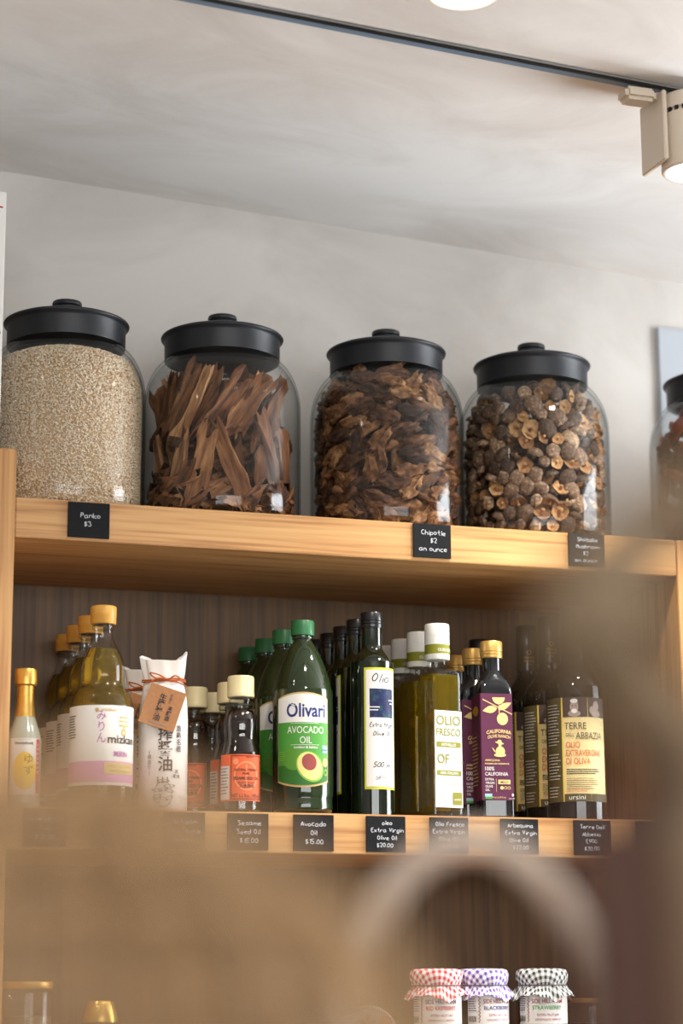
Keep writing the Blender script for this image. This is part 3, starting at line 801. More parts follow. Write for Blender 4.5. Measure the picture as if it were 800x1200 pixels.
# ------------------------------------------------------------------ chalked price tags
rnd = random.Random(2)
TW, TH, TT = .0548, .0468, .0022
def price_tag(x0, ztop, lines, label, size=.0066, tilt=0):
    t = thing('price_tag', label, 'price tag', (x0+TW/2, -.0004, ztop-TH/2), 0, 'black chalk price tags on the shelf edges')
    t.rotation_euler = (0, math.radians(tilt), 0)
    ob('card', box('price_card', (-TW/2, TW/2, -TT, 0, -TH/2, TH/2), SLATE, .0003), t)
    pr = Print(lambda u, v, l: (u, -TT-.0002, v))
    n = len(lines); pit = min(.0115, (TH-.008)/n); v = (n-1)*pit/2-size*.45
    for i, s in enumerate(lines):
        pr.hand(s, rnd.uniform(-.002, .002), v-i*pit, size, 0.00072, CHALK, fit=TW-.006, rnd=rnd)
    ob('lettering', pr.mesh('lettering'), t)
price_tag(.5245, 2.0757, ['Panko', '$3'], 'black price tag chalked Panko $3')
price_tag(.9995, 2.0765, ['Chipotle', '$2', 'an ounce'], 'black price tag chalked Chipotle $2 an ounce')
price_tag(1.2300, 2.0768, ['Shiitake', 'Mushroom', '$2', 'an ounce'], 'black price tag chalked Shiitake Mushroom', .0056)
for x, ls, lb in ((.4765, ['Honeydrunk', 'Yuzu', '$18.00'], 'black price tag chalked Yuzu, first on the middle shelf'),
                  (.5655, ['Mirin', '$12.00'], 'blurred black price tag under the mirin bottles'),
                  (.6560, ['Artisan', 'Soy Sauce', '$18.00'], 'blurred black price tag under the paper-wrapped soy sauce'),
                  (.7405, ['Sesame', 'Seed Oil', '$15.00'], 'black price tag chalked Sesame Seed Oil'),
                  (.8290, ['Avocado', 'Oil', '$15.00'], 'black price tag chalked Avocado Oil $15.00'),
                  (.9285, ['oleo', 'Extra Virgin', 'Olive Oil', '$20.00'], 'black price tag chalked oleo Extra Virgin Olive Oil'),
                  (1.0175, ['Olio Fresco', 'Extra Virgin', 'Olive Oil', '$25.00'], 'black price tag chalked Olio Fresco'),
                  (1.1185, ['Arbequina', 'Extra Virgin', 'Olive Oil', '$22.00'], 'black price tag chalked Arbequina Extra Virgin'),
                  (1.2255, ['Terre Dell\'', 'Abbesia', 'EVOO', '$30.00'], 'black price tag chalked Terre Dell\' Abbesia $30.00'),
                  (1.3180, ['Olive Oil', '$20.00'], 'dim black price tag at the right end of the middle shelf')):
    price_tag(x, 1.6785, ls, lb, .0062 if len(ls) < 4 else .0054)

# ------------------------------------------------------------------ bottles on the middle shelf
ZS = S1+.0002
ORD = ['front', 'second', 'third', 'fourth', 'fifth']
def row(kit, name, cat, group, x, ys, what, turn=0.0, dx=0.0, jit=0.0, seed=1):
    r = random.Random(seed)
    for i, y in enumerate(ys):
        lb = ('%s, at the front of its row' % what) if i == 0 else ('%s, %s from the front of its row' % (what, ORD[i]))
        xx = x+dx*i
        kit.place(name, lb, cat, (xx, y, ZS), face_cam(x, ys[0])+turn+(r.uniform(-jit, jit) if i else 0), group)
def cap_profile(r, z0, z1, ribs=False):
    return [(0, z0), (r*.97, z0), (r, z0+.0008), (r, z1-.0015), (r*.96, z1-.0003), (r*.9, z1), (0, z1)]

# -- yuzu
Q = Kit()
yp = spline([(.018, 0), (.0215, .003), (.022, .02), (.022, .078), (.0210, .093), (.0165, .107), (.0128, .119)], 4)
Q.part('bottle_glass', lathe('yuzu_glass', [(0, .0008)]+yp+[(.0, .119)], mat('milky_yuzu', (186, 192, 176), .12, trans=.15, coat=.3), 36))
Q.part('foil_neck', lathe('yuzu_foil', [(0, .118), (.0132, .118), (.0128, .124), (.0112, .140), (.0108, .158), (.0142, .1600), (.0144, .163), (.0144, .178), (.0136, .180), (0, .180)], GOLDFOIL, 32))
pr = Print(cyl_map(.0223))
YEL = mat('yuzu_yellow', (236, 196, 62), .6); RED = mat('label_red', (206, 52, 44), .6)
pr.ell(.001, .048, .0155, .024, YEL); pr.text('Honeydrunk', 0, .0815, .0055, INK, width=.024, bold=.02)
pr.vtext('ゆず', .006, .058, .0135, mat('brown_ink', (96, 72, 40), .6), 1.05)
pr.rect(.0165, .022, .020, .0885, RED)
for i in range(7): pr.text('ゆ', .0192, .080-i*.0058, .005, PAPER)
pr.text('ゆずスパークリング', 0, .0865, .002, INK, width=.016)
Q.part('label', cyl_patch('yuzu_label', .0222, -.020, .022, .018, .0895, PAPER), (('lettering', pr.mesh('lettering')),))
Q.place('yuzu_bottle', 'small yuzu bottle with gold foil neck beside the left post', 'bottle', (.4845, .05, ZS), face_cam(.4845, .05))

# -- mirin
Q = Kit()
mp = spline([(.034, 0), (.0395, .004), (.0408, .012), (.0408, .12), (.0403, .134), (.0372, .148), (.0312, .158), (.0290, .166), (.0290, .178), (.0275, .192), (.0225, .206), (.0158, .218), (.0128, .228), (.0125, .242)], 4)
def inset(p, d, top): return [(max(.002, r-d), z) for r, z in p if z <= top]
Q.part('bottle_glass', lathe('mirin_glass', [(0, .0005)]+mp+[(0, .242)], CLEAR, 44))
li = inset(mp, .0028, .212); Q.part('liquid', lathe('mirin_liquid', [(0, .006)]+[(r, max(z, .006)) for r, z in li]+[(0, .2121)], liquid('mirin_gold', (240, 220, 130), .10), 40))
Q.part('neck_collar', lathe('mirin_collar', [(.0128, .235), (.0145, .2365), (.0145, .2395), (.0128, .241)], CLEAR, 28))
Q.part('cap', lathe('mirin_cap', [(0, .2422), (.0158, .2422), (.0166, .2432), (.0168, .252), (.0170, .2523), (.0170, .2645), (.0160, .2658), (0, .2660)], GOLDCAP, 40))
pr = Print(cyl_map(.0411)); PUR = mat('mirin_purple', (170, 82, 160), .6); PINK = mat('mirin_pink', (214, 152, 190), .6)
pr.rect(-.075, .075, .034, .0605, PINK)
pr.vtext('みりん', .000, .1135, .0145, PUR, 1.0, sx=.9)
gx = .031
for vv, hh in ((.1155, .0022), (.1105, .0022), (.1050, .0026)): pr.rect(gx-.0075, gx+.0075, vv, vv+hh, GOLDINK)
pr.rect(gx-.001, gx+.0018, .099, .1052, GOLDINK); pr.ell(gx, .0975, .0042, .0048, GOLDINK, r0=.5)
pr.text('mizkan', .008, .0835, .0150, INK, al='l', bold=.015, width=.044)
pr.text('MIRIN', .0165, .0665, .0098, PUR, al='l', bold=.01, width=.020)
pr.text('mizkan', .0, .1240, .0058, GOLDINK, al='l', bold=.01, width=.02); pr.rect(-.0085, -.0035, .1265, .1275, GOLDINK); pr.rect(-.0085, -.0035, .1245, .1257, GOLDINK); pr.ell(-.006, .1236, .0013, .0013, GOLDINK)
pr.rect(.004, .05, .044, .0585, mat('mirin_tan', (206, 182, 128), .6)); pr.text('SWEET COOKING', .027, .0525, .0042, GOLDINK, width=.036); pr.text('SEASONING', .027, .0465, .0042, GOLDINK, width=.03)
pr.lines(-.055, -.036, .118, 9, .0034, .0014, INK, random.Random(4))
Q.part('label', cyl_patch('mirin_label', .0410, -.085, .085, .030, .1316, PAPER), (('lettering', pr.mesh('lettering')),))
row(Q, 'mirin_bottle', 'bottle', 'mirin bottles', .5830, (.0425, .1245, .2065, .2845), 'golden mirin bottle with gold cap and white label', jit=.15)

# -- paper-wrapped soy sauce
WRAP = mat('washi_paper', (226, 220, 214), .85, bump=.25, nscale=40)
def soy_body(seed):
    pf = [(.027, 0, 0), (.0315, .003, 0), (.0322, .02, 0), (.0322, .105, 0), (.0318, .125, 0), (.0305, .145, .15), (.0275, .162, .4), (.0258, .170, .6), (.0255, .1725, .65), (.0268, .178, .78), (.0285, .190, .9), (.0305, .2060, 1.0)]
    pf = spline(pf, 3); V = []; Fc = []; seg = 48; rr = random.Random(seed)
    for i, (r, z, f) in enumerate(pf):
        for k in range(seg):
            a = 2*PI*k/seg
            cr = .06*f*math.sin(9*a+z*30+seed)+.05*f*math.sin(5*a+seed*2)+.012*noise.noise(Vector((math.sin(a)*2, math.cos(a)*2, z*25+seed)))
            rx = r*(1+cr)*(1+.0*f); ry = r*(1+cr)*(1-.80*max(0, f-.2)/.8)
            zz = z+(.003*math.sin(3*a+seed)+.0055*math.cos(2*(a-PI/2))-.003+.002*math.sin(a))*(max(0, f-.85)/.15)
            V.append((rx*math.sin(a), -ry*math.cos(a), zz))
    n = len(pf)
    for i in range(n-1):
        for k in range(seg):
            k2 = (k+1) % seg; Fc.append((i*seg+k, i*seg+k2, (i+1)*seg+k2, (i+1)*seg+k))
    Fc.append(tuple(range(seg-1, -1, -1)))
    # inside of the gathered top
    o = len(V); V.append((0, 0, .176)); Fc += [((n-1)*seg+k, (n-1)*seg+(k+1) % seg, o) for k in range(seg)]
    return mesh('soy_wrap', V, Fc, WRAP, angle=60)
Q = Kit(); pr = Print(cyl_map(.0327)); SUMI = mat('sumi_ink', (46, 42, 46), .7); GREY = mat('grey_ink', (128, 122, 120), .7)
pr.vtext('搾醤油', .003, .0930, .0205, SUMI, .97, bold=.012); pr.vtext('(寒造り)', -.018, .0740, .0066, SUMI, 1.0); pr.vtext('直島名産', .0215, .1040, .0088, SUMI, 1.0, bold=.01)
pr.text('天', .0185, .0490, .0058, SUMI, bold=.02); pr.text('醸造', .0185, .0435, .0048, SUMI, bold=.02)
for k in range(9): pr.ell(.001+.009*math.sin(k*2.1), .036-.0030*k+.003*math.cos(k*1.7), .008-.0004*k, .0022, GREY, rot=.4*math.sin(k*3), r0=.72)
pr.ell(.001, .022, .0115, .017, GREY, r0=.93)
for u in (-.006, 0, .006): pr.rect(u-.0008, u+.0008, .036, .044, GREY)
CORD = mat('orange_brown_cord', (186, 98, 42), .7); KRAFT = mat('kraft_card', (166, 116, 76), .8, noise_amt=.08, nscale=200)
cords = [tube_vf([(.0282*math.sin(2*PI*k/28), -.0160*math.cos(2*PI*k/28), .1715+.0012*math.sin(4*PI*k/28)+d) for k in range(28)], .0011, 6, True) for d in (0, .0022)]
cords += [tube_vf(spline(p, 5), .0010, 6) for p in ([(.006, -.0165, .172), (-.006, -.022, .178), (-.018, -.020, .181), (-.012, -.019, .175), (.004, -.0175, .172)], [(.006, -.0165, .172), (.014, -.022, .177), (.021, -.020, .174), (.014, -.019, .170), (.006, -.017, .172)],
          [(.006, -.0168, .172), (.018, -.024, .168), (.030, -.026, .162)], [(.006, -.0168, .173), (-.006, -.024, .174), (-.016, -.026, .170)])]
tm = Matrix.Translation((-.0015, -.0355, .1335)) @ Matrix.Rotation(math.radians(18), 4, 'Y') @ Matrix.Rotation(math.radians(-8), 4, 'X')
bm = box_bm(-.0215, .0215, -.0006, .0006, -.0245, .0245, .0002); tm = tm @ Matrix.Scale(1.12, 4); bm.transform(tm); tme = bpy.data.meshes.new('kraft_tag'); bm.to_mesh(tme); bm.free(); tme.materials.append(KRAFT)
pt = Print(lambda u, v, l: tm @ Vector((u, -.0008-l*.3, v)))
pt.vtext('生搾醤油', -.003, .0085, .0088, SUMI, .95, bold=.02); pt.vtext('手造り', .006, .0145, .0042, SUMI, 1.0); pt.vtext('本醸造', .0092, -.001, .0062, SUMI, 1.0, bold=.02); pt.vtext('一本', -.0125, -.006, .0034, GREY, 1.1)
pt.rect(-.011, .011, -.0205, -.0195, GREY)
Q.part('paper_wrap', soy_body(2), (('lettering', pr.mesh('lettering')),)); Q.part('cord', mesh('cord', *join_vf(cords), CORD)); Q.part('hang_tag', tme, (('lettering', pt.mesh('lettering')),))
for i, (x, y, lb) in enumerate(((.6680, .055, 'white paper-wrapped soy sauce bottle with kraft tag and orange cord, in front'), (.6610, .150, 'white paper-wrapped soy sauce bottle half hidden behind the other'))):
    Q.place('wrapped_soy_sauce', lb, 'bottle', (x, y, ZS), face_cam(x, y), 'paper-wrapped soy sauces')

# -- sesame oil
Q = Kit()
sp = spline([(.0235, 0), (.0270, .003), (.0276, .012), (.0276, .070), (.0262, .082), (.0228, .094), (.0222, .101), (.0232, .110), (.0230, .122), (.0200, .132), (.0152, .139), (.0145, .152)], 4)
Q.part('bottle_glass', lathe('sesame_glass', [(0, .0005)]+sp+[(0, .152)], CLEAR, 36))
li = inset(sp, .0018, .136); Q.part('liquid', lathe('sesame_liquid', [(0, .004)]+[(r, max(z, .004)) for r, z in li]+[(0, .1361)], mat('sesame_oil_dark', (24, 9, 5), .06, coat=.6), 36))
CREAMCAP = mat('cream_plastic_cap', (222, 206, 160), .4)
Q.part('collar', lathe('sesame_collar', [(.0148, .1445), (.0160, .1455), (.0160, .1495), (.0148, .1505)], CLEAR, 28))
Q.part('cap', lathe('sesame_cap', [(0, .1522), (.0172, .1522), (.0181, .1532), (.0181, .158), (.0178, .1585), (.0178, .178), (.0168, .1806), (0, .1816)], CREAMCAP, 40))
ORG = mat('orange_label', (222, 92, 46), .55); ORP = mat('orange_pale', (234, 140, 96), .55); DK = mat('dark_brown_ink', (58, 24, 16), .6); GRW = mat('grey_white_print', (196, 186, 178), .6)
pr = Print(cyl_map(.0280))
pr.ell(.008, .047, .0165, .0190, ORP, r0=.9); pr.rect(.0072, .0088, .032, .062, ORP)
pr.frame(-.0125, .0300, .0165, .0735, .0009, DK); pr.ell(-.006, .0655, .0036, .0042, ORP)
pr.text('NATURALLY PRESSED', .0075, .0535, .0040, DK, bold=.03, width=.030); pr.text('PURE', .0075, .0485, .0040, DK, bold=.03)
pr.text('SESAME SEED OIL', .0085, .0420, .0056, DK, bold=.02, width=.035); pr.text('PRODUCT OF JAPAN', .0085, .0370, .0032, DK, bold=.02, width=.022); pr.text('九鬼麻油', .0085, .0320, .0050, DK, bold=.02)
pr.text('NET 6.2 fl.oz. (183ml)', .0085, .0190, .0068, DK, bold=.01, width=.039); pr.text('100% PURE', .012, .0705, .0022, DK, bold=.02)
pr.rect(-.0300, -.0145, .0165, .060, GRW); pr.lines(-.0290, -.016, .056, 9, .004, .0013, SUMI, random.Random(9))
Q.part('label', cyl_patch('sesame_label', .0279, -.0305, .0315, .0146, .0750, ORG), (('lettering', pr.mesh('lettering')),))
row(Q, 'sesame_oil_bottle', 'bottle', 'sesame oil bottles', .7690, (.040, .105, .212), 'small cream-capped sesame oil bottle', dx=.0035, jit=.1)
for i, (y, lb) in enumerate(((.162, 'dark sesame oil bottle beside the wrapped soy sauce, left row'), (.234, 'sesame oil bottle at the back of the left row'))):
    Q.place('sesame_oil_bottle', lb, 'bottle', (.7375-.013*i, y, ZS), face_cam(.7365, y)-.5, 'sesame oil bottles')

# -- avocado oil
Q = Kit()
GREENG = mat('dark_green_oil', (34, 46, 26), .06, coat=.5, noise_amt=.25, nscale=18)
ap = spline([(.030, 0), (.0385, .004), (.0395, .012), (.0388, .022), (.0402, .034), (.0402, .150), (.0385, .166), (.0345, .184), (.0280, .203), (.0205, .219), (.0148, .228), (.0125, .233), (.0125, .240)], 4)
Q.part('bottle_body', lathe('avocado_bottle', [(0, .0008)]+ap+[(0, .240)], GREENG, 48))
CAPG = mat('green_plastic_cap', (42, 104, 62), .38)
V, Fc = lathe_vf([(.0150, .2388), (.0158, .2396), (.0158, .2575), (.0148, .2594), (.0001, .2596)], 60, lambda x, y, z, a, i: (x*(1+.015*math.sin(30*a)), y*(1+.015*math.sin(30*a)), z))
Q.part('cap', mesh('avocado_cap', V, Fc, CAPG)); Q.part('neck_ring', lathe('neck_ring', [(.0126, .234), (.0146, .2348), (.0146, .2365), (.0126, .2372)], GREENG, 28))
GR = mat('avocado_green', (74, 148, 54), .55); DGR = mat('avocado_dark_green', (44, 104, 36), .55); NAVY = mat('navy_ink', (30, 44, 110), .55); TANB = mat('tan_gold_border', (190, 160, 104), .5)
FLESH = mat('avocado_flesh', (226, 214, 130), .55); PIT = mat('avocado_pit', (148, 66, 62), .5); RIND = mat('avocado_rind', (126, 176, 60), .5)
mpA = cyl_map(.0406); pr = Print(mpA)
LW = .0375; vt = lambda u: .1585-.0075*(u/LW)**2; vb = lambda u: .0330+.0075*(u/LW)**2
def band(pr, lo, hi, m, u0=-LW, u1=LW, n=48):
    V, Fc = [], []
    for i in range(n+1):
        u = u0+(u1-u0)*i/n; V += [(u, lo(u)), (u, hi(u))]
    for i in range(n): Fc.append((2*i, 2*i+2, 2*i+3, 2*i+1))
    pr.add(V, Fc, m)
lab = Print(mpA); lab.n = -4; band(lab, vb, vt, TANB, n=48); me_lab = lab.mesh('avocado_label')
band(pr, lambda u: .118, lambda u: vt(u)-.0022, PAPER, -LW+.001, LW-.001); band(pr, lambda u: vb(u)+.0026, lambda u: .1185, GR, -LW+.001, LW-.001)
band(pr, lambda u: vb(u)+.0026, lambda u: .062, DGR, -LW+.001, LW-.001)
pr.text('Olivari', .005, .1260, .0250, NAVY, bold=.022, width=.054); pr.text('AVOCADO', .004, .1040, .0130, PAPER, width=.050); pr.text('OIL', .004, .0905, .0130, PAPER, width=.016)
pr.rect(-.016, .022, .1168, .1173, PAPER); pr.rect(-.016, .022, .0885, .0890, PAPER); pr.text('cooking & baking', .004, .0840, .0046, PAPER, bold=.02)
pr.ell(-.012, .071, .016, .0155, mat('avocado_whole', (84, 142, 44), .5), rot=-.2)
pr.ell(.010, .060, .0175, .0215, RIND, rot=.62); pr.ell(.0095, .0608, .0155, .0195, FLESH, rot=.62); pr.ell(.0085, .066, .0098, .0112, PIT, rot=.3)
pr.rect(.027, .0355, .0785, .0885, mat('pale_blue_print', (150, 186, 206), .6)); pr.text('NON GMO', .031, .0815, .0028, NAVY, bold=.03, width=.007); pr.ell(.0315, .066, .0044, .0060, TANB); pr.ell(.0325, .053, .0030, .0045, RIND, r0=.6)
pr.lines(-.034, -.024, .079, 5, .0026, .001, RIND, random.Random(3))
Q.part('label', me_lab, (('lettering', pr.mesh('lettering')),))
for i, y in enumerate((.0420, .1230, .2040, .2850)):
    lb = 'green-capped avocado oil bottle with Olivari label, '+('at the front of its row' if i == 0 else '%s from the front of its row' % ORD[i])
    Q.place('avocado_oil_bottle', lb, 'bottle', (.8555-.002*i, y, ZS), face_cam(.8555, .052), 'avocado oil bottles')

# -- oleo olive oil: tall dark green bottle with handwritten label
Q = Kit()
OLG = mat('dark_olive_glass', (16, 26, 12), .04, coat=.7, trans=.25)
op = spline([(.024, 0), (.0285, .003), (.0292, .010), (.0292, .190), (.0285, .201), (.0240, .212), (.0172, .221), (.0142, .230), (.0138, .254)], 4)
Q.part('bottle_glass', lathe('oleo_glass', [(0, .0008)]+op+[(0, .254)], OLG, 40))
BLKCAP = mat('black_screw_cap', (22, 22, 24), .3, coat=.3)
Q.part('cap', lathe('oleo_cap', [(0, .2535), (.0148, .2535), (.0152, .255), (.0152, .2585), (.0146, .2590), (.0152, .2596), (.0152, .2625), (.0146, .263), (.0152, .2636), (.0152, .2735), (.0144, .2750), (0, .2752)], BLKCAP, 36))
YG = mat('yellow_green_border', (196, 196, 40), .55); SKETCH = dried_mat('green_blue_picture', [(14, 20, 66), (22, 44, 80), (28, 110, 44), (110, 190, 70)], 110, rough=.5, bump=0)
lab = cyl_patch('oleo_label', .0294, -.0110, .0385, .0337, .1965, YG); pr = Print(cyl_map(.0296))
pr.rect(-.0085, .0362, .0370, .1932, PAPER); pr.rect(-.0035, .0320, .1290, .1680, SKETCH)
for dv, u0, u1 in ((.1425, -.0035, .010), (.1385, -.0035, .008), (.1520, .024, .032), (.1475, .026, .032)): pr.rect(u0, u1, dv, dv+.0013, PAPER)
r5 = random.Random(6)
pr.hand('Olio', .011, .1765, .0115, .0013, INK, slant=.35, fit=.026, rnd=r5); pr.hand('Extra Virgin', .0135, .1165, .0062, .0009, INK, slant=.3, fit=.034, rnd=r5); pr.hand('Olive Oil', .0135, .1045, .0062, .0009, INK, slant=.3, fit=.026, rnd=r5)
pr.hand('500 ml', .0135, .0625, .0072, .0010, INK, slant=.4, fit=.026, rnd=r5); pr.hand('ypan', .0135, .048, .006, .0005, INK, slant=.4, fit=.02, rnd=r5); pr.hand('l', .034, .180, .005, .0005, GREY, rnd=r5)
Q.part('label', lab, (('lettering', pr.mesh('lettering')),))
for i, y in enumerate((.040, .101, .162, .223, .284)):
    lb = 'tall dark green olive oil bottle with black cap, '+('at the front with yellow-bordered label' if i == 0 else '%s from the front of its row' % ORD[i])
    Q.place('olive_oil_bottle', lb, 'bottle', (.9530, y, ZS), face_cam(.953, .048)+(0 if i == 0 else -2.2), 'tall dark green olive oil bottles')
oleo_kit = Q

# -- olio fresco: square ribbed bottle
Q = Kit(); hs = .0246
fp = [(hs*.9, 0, 7), (hs, .003, 9), (hs, .012, 9), (hs, .188, 9), (hs*.97, .196, 8), (hs*.85, .2015, 6), (.0165, .2055, 2.6), (.0135, .2080, 2), (.0130, .2160, 2)]
FG = Q.part('bottle_glass', lathe('fresco_glass', [(.0001, .0006, 7)]+fp+[(.0001, .2160, 2)], CLEAR, 64, angle=25))
fl = [(hs-.0028, .008, 8), (hs-.0028, .160, 8), (hs-.0028, .186, 8), (hs*.84, .1935, 6)]
Q.part('liquid', lathe('fresco_oil', [(.0001, .008, 8)]+fl+[(.0001, .1936, 6)], liquid('olive_oil_gold', (222, 196, 50), .16), 64, angle=25))
rib = join_vf([tube_vf([(-hs-.0001, -hs*.80+hs*1.6*k/10, .014), (-hs-.0001, -hs*.80+hs*1.6*k/10, .184)], .0008, 6) for k in range(11)])
Q.part('glass_ribs', mesh('ribs', *rib, CLEAR))
WC = mat('white_plastic_cap', (230, 228, 222), .4); OLI = mat('olive_ink', (128, 128, 26), .6)
pb = Print(cyl_map(.01735)); pb.text('OLIO FRESCO', .006, .2255, .0060, PAPER, bold=.01, width=.030)
Q.part('cap', lathe('fresco_cap', [(0, .2150), (.0166, .2150), (.0171, .2160), (.0171, .2468), (.0168, .2470), (.0168, .2474), (.0171, .2476), (.0171, .2630), (.0162, .2645), (0, .2646)], WC, 44),
       (('cap_band', cyl_patch('cap_band', .0171, -.0530, .0530, .2225, .2355, OLI, .0001)), ('lettering', pb.mesh('lettering'))))
fm = flat_map((0, -hs-.0002, 0), (1, 0, 0), (0, -1, 0)); pr = Print(fm)
lab = Print(fm); lab.n = -10; lab.rect(-.0218, .0218, .0125, .1430, PAPER, .02)
pr.text('OLIO', 0, .1235, .0182, OLI, width=.039, bold=.012); pr.text('FRESCO', 0, .1090, .0140, OLI, width=.039, bold=.012)
pr.rect(-.0195, .0195, .0935, .1005, OLI, .02); pr.text('NOVELLO', 0, .0950, .0052, PAPER, bold=.01)
pr.text('OF', -.009, .0715, .0180, OLI, width=.019, bold=.015); pr.rect(.0028, .0032, .066, .090, OLI, .02)
for i, s in enumerate(('EXTRA', 'VIRGIN', 'OLIVE OIL')): pr.text(s, .005, .0830-i*.0055, .0042, OLI, al='l')
pr.rect(-.0195, .0195, .0555, .0620, OLI, .02); pr.text('100% ITALIAN', 0, .0570, .0048, PAPER, bold=.01)
pr.text('16.9 FL.OZ. (500ml)', 0, .0430, .0046, OLI, width=.036); pr.text('MADE', -.0175, .0250, .0036, OLI, al='l'); pr.text('IN ITALY', -.0175, .0205, .0036, OLI, al='l')
pr.rect(.0055, .0200, .0165, .0330, OLI, .02); pr.text('ursini', .0127, .0220, .0050, PAPER)
for v in (.1380, .1035, .0915, .0645, .0525, .0360): pr.rect(-.0200, .0200, v, v+.00035, OLI, .02)
Q.part('label', lab.mesh('fresco_label'), (('lettering', pr.mesh('lettering')),))
pe = Print(flat_map((0, -hs-.0001, 0), (1, 0, 0), (0, -1, 0))); pe.text('ursini', .009, .1500, .0110, CLEAR, al='l', rot=PI/2, bold=.01)
Q.part('embossed_letters', pe.mesh('embossed'))
for i, (y, sk) in enumerate(((.046, ()), (.118, ()), (.185, ('label',)), (.250, ('label',)))):
    lb = 'square ribbed olive oil bottle with white cap and Olio Fresco label, at the front' if i == 0 else 'square ribbed olive oil bottle with white cap, %s from the front' % ORD[i]
    Q.place('square_oil_bottle', lb, 'bottle', (1.0500, y, ZS), face_cam(1.05, .046)+math.radians(33), 'square ribbed olive oil bottles', skip=sk)

# -- purple-labelled olive oil
Q = Kit(); hs = .0233
cp = [(hs*.9, 0, 6), (hs, .003, 7), (hs, .012, 7), (hs, .172, 7), (hs*.96, .182, 6), (hs*.82, .190, 4.5), (.0155, .197, 2.6), (.0130, .203, 2), (.0130, .221, 2)]
DKG = mat('black_green_glass', (20, 22, 26), .05, coat=.6)
Q.part('bottle_glass', lathe('cal_glass', [(.0001, .0006, 6)]+cp+[(.0001, .221, 2)], DKG, 56, angle=25))
GC = mat('gold_screw_cap', (206, 164, 92), .36, metal=.6)
Q.part('cap', lathe('cal_cap', [(0, .2205), (.0150, .2205), (.0154, .2215), (.0154, .2245), (.0147, .2252), (.0154, .2260), (.0154, .2285), (.0147, .2292), (.0154, .2300), (.0154, .2432), (.0146, .2443), (0, .2444)], GC, 40))
PL = mat('plum_label', (88, 26, 62), .5); CRM = mat('cream_gold_print', (226, 196, 128), .5)
fm = flat_map((0, -hs-.0004, 0), (1, 0, 0), (0, -1, 0)); fs = flat_map((-hs-.0004, 0, 0), (0, -1, 0), (-1, 0, 0))
lab = Print(fm); lab.n = -10; lab.rect(-hs*.93, hs*.93, .0238, .1692, PL, .05)
lab.m = fs; lab.rect(-hs*.93, hs*.93, .0238, .1692, PL, .05)
def corner(u, v, l):
    a = u; return (-hs*.93-(hs*.07+.0006)*math.sin(a), -hs*.93-(hs*.07+.0006)*math.cos(a), v)
lab.m = corner; V = []; Fc = []
for i in range(7): V += [(PI/2*i/6, .0238), (PI/2*i/6, .1692)]
for i in range(6): Fc.append((2*i+2, 2*i, 2*i+1, 2*i+3))
lab.add(V, Fc, PL)
pr = Print(fm)
pr.ell(.0025, .1640, .0088, .0095, CRM, n=24, t0=PI, t1=2*PI); pr.ell(.0075, .1345, .0078, .0085, CRM); pr.rect(.0025, .0036, .1420, .1600, CRM)
for (a, b) in (((-.0200, .1610), (.0210, .1410)), ((-.0215, .1625), (-.0215, .1600))):
    if a[0] != b[0]: pr.poly([(a[0], a[1]-.0007), (b[0], b[1]-.0007), (b[0], b[1]+.0007), (a[0], a[1]+.0007)], CRM)
def leaf(pr, x0, y0, x1, y1, wdt, m):
    P, N = [], 12; dx, dy = x1-x0, y1-y0; L = math.hypot(dx, dy); nx, ny = -dy/L, dx/L
    for s in (1, -1):
        for i in range(N+1):
            t = i/N if s == 1 else 1-i/N; ww = s*wdt*math.sin(PI*t**.8); P.append((x0+dx*t+nx*ww, y0+dy*t+ny*ww))
    pr.poly(P, m)
leaf(pr, .0015, .1475, .0205, .1570, .0042, CRM); leaf(pr, .0000, .1490, -.0205, .1450, .0050, CRM)
pr.text('CALIFORNIA', .002, .1155, .0066, CRM, bold=.03, width=.035, arch=8); pr.text('OLIVE RANCH', .002, .1090, .0060, CRM, bold=.02, width=.032, arch=8)
# small figure in a wide hat
pr.ell(.0025, .1015, .0062, .0014, CRM, rot=-.2); pr.ell(.0025, .1035, .0030, .0024, CRM); pr.ell(.0030, .0988, .0022, .0028, CRM); pr.ell(.0035, .0900, .0065, .0070, CRM); pr.ell(.0030, .0850, .0085, .0026, CRM); leaf(pr, -.003, .088, -.0085, .096, .0008, CRM)
pr.text('ARBEQUINA', -.0185, .0765, .0040, CRM, al='l', bold=.01, width=.021); pr.text('PREMIUM RESERVE', -.0185, .0722, .0028, CRM, al='l', bold=.02, width=.034)
pr.text('100%', -.0185, .0640, .0072, PAPER, al='l', bold=.01, width=.013); pr.text('CALIFORNIA', -.0185, .0570, .0068, PAPER, al='l', bold=.01, width=.032)
for i, s in enumerate(('EXTRA', 'VIRGIN', 'OLIVE', 'OIL')): pr.text(s, -.0185, .0505-i*.0048, .0044, PAPER, al='l', bold=.01, sx=.9)
pr.rect(-.0035, -.0031, .0350, .0530, CRM, .05); pr.rect(-.0005, .0165, .0455, .0515, CRM, .05); pr.text('MILD', .008, .0466, .0048, PL, bold=.01)
pr.ell(.0045, .0405, .0024, .0024, CRM); pr.ell(.0095, .0405, .0022, .0022, CRM, r0=.7); pr.ell(.0145, .0405, .0022, .0022, CRM, r0=.7)
pr.text('500 mL (16.9 fl oz)', -.001, .0265, .0034, CRM, width=.021); pr.ell(.0195, .0310, .0014, .0022, PAPER); pr.text('ORGANIC', .0180, .0255, .0018, PAPER)
pr.rect(-.0195, -.0095, .0255, .0325, mat('pale_blue_print')); pr.rect(-.0195, -.0095, .0255, .0285, GR)
pr.m = fs; leaf(pr, hs*.93, .1450, -.012, .1480, .0070, mat('gold_leaf_print', (212, 160, 60), .4, metal=.5)); pr.lines(-.015, .015, .110, 14, .005, .0014, CRM, random.Random(5))
Q.part('label', lab.mesh('cal_label'), (('lettering', pr.mesh('lettering')),))
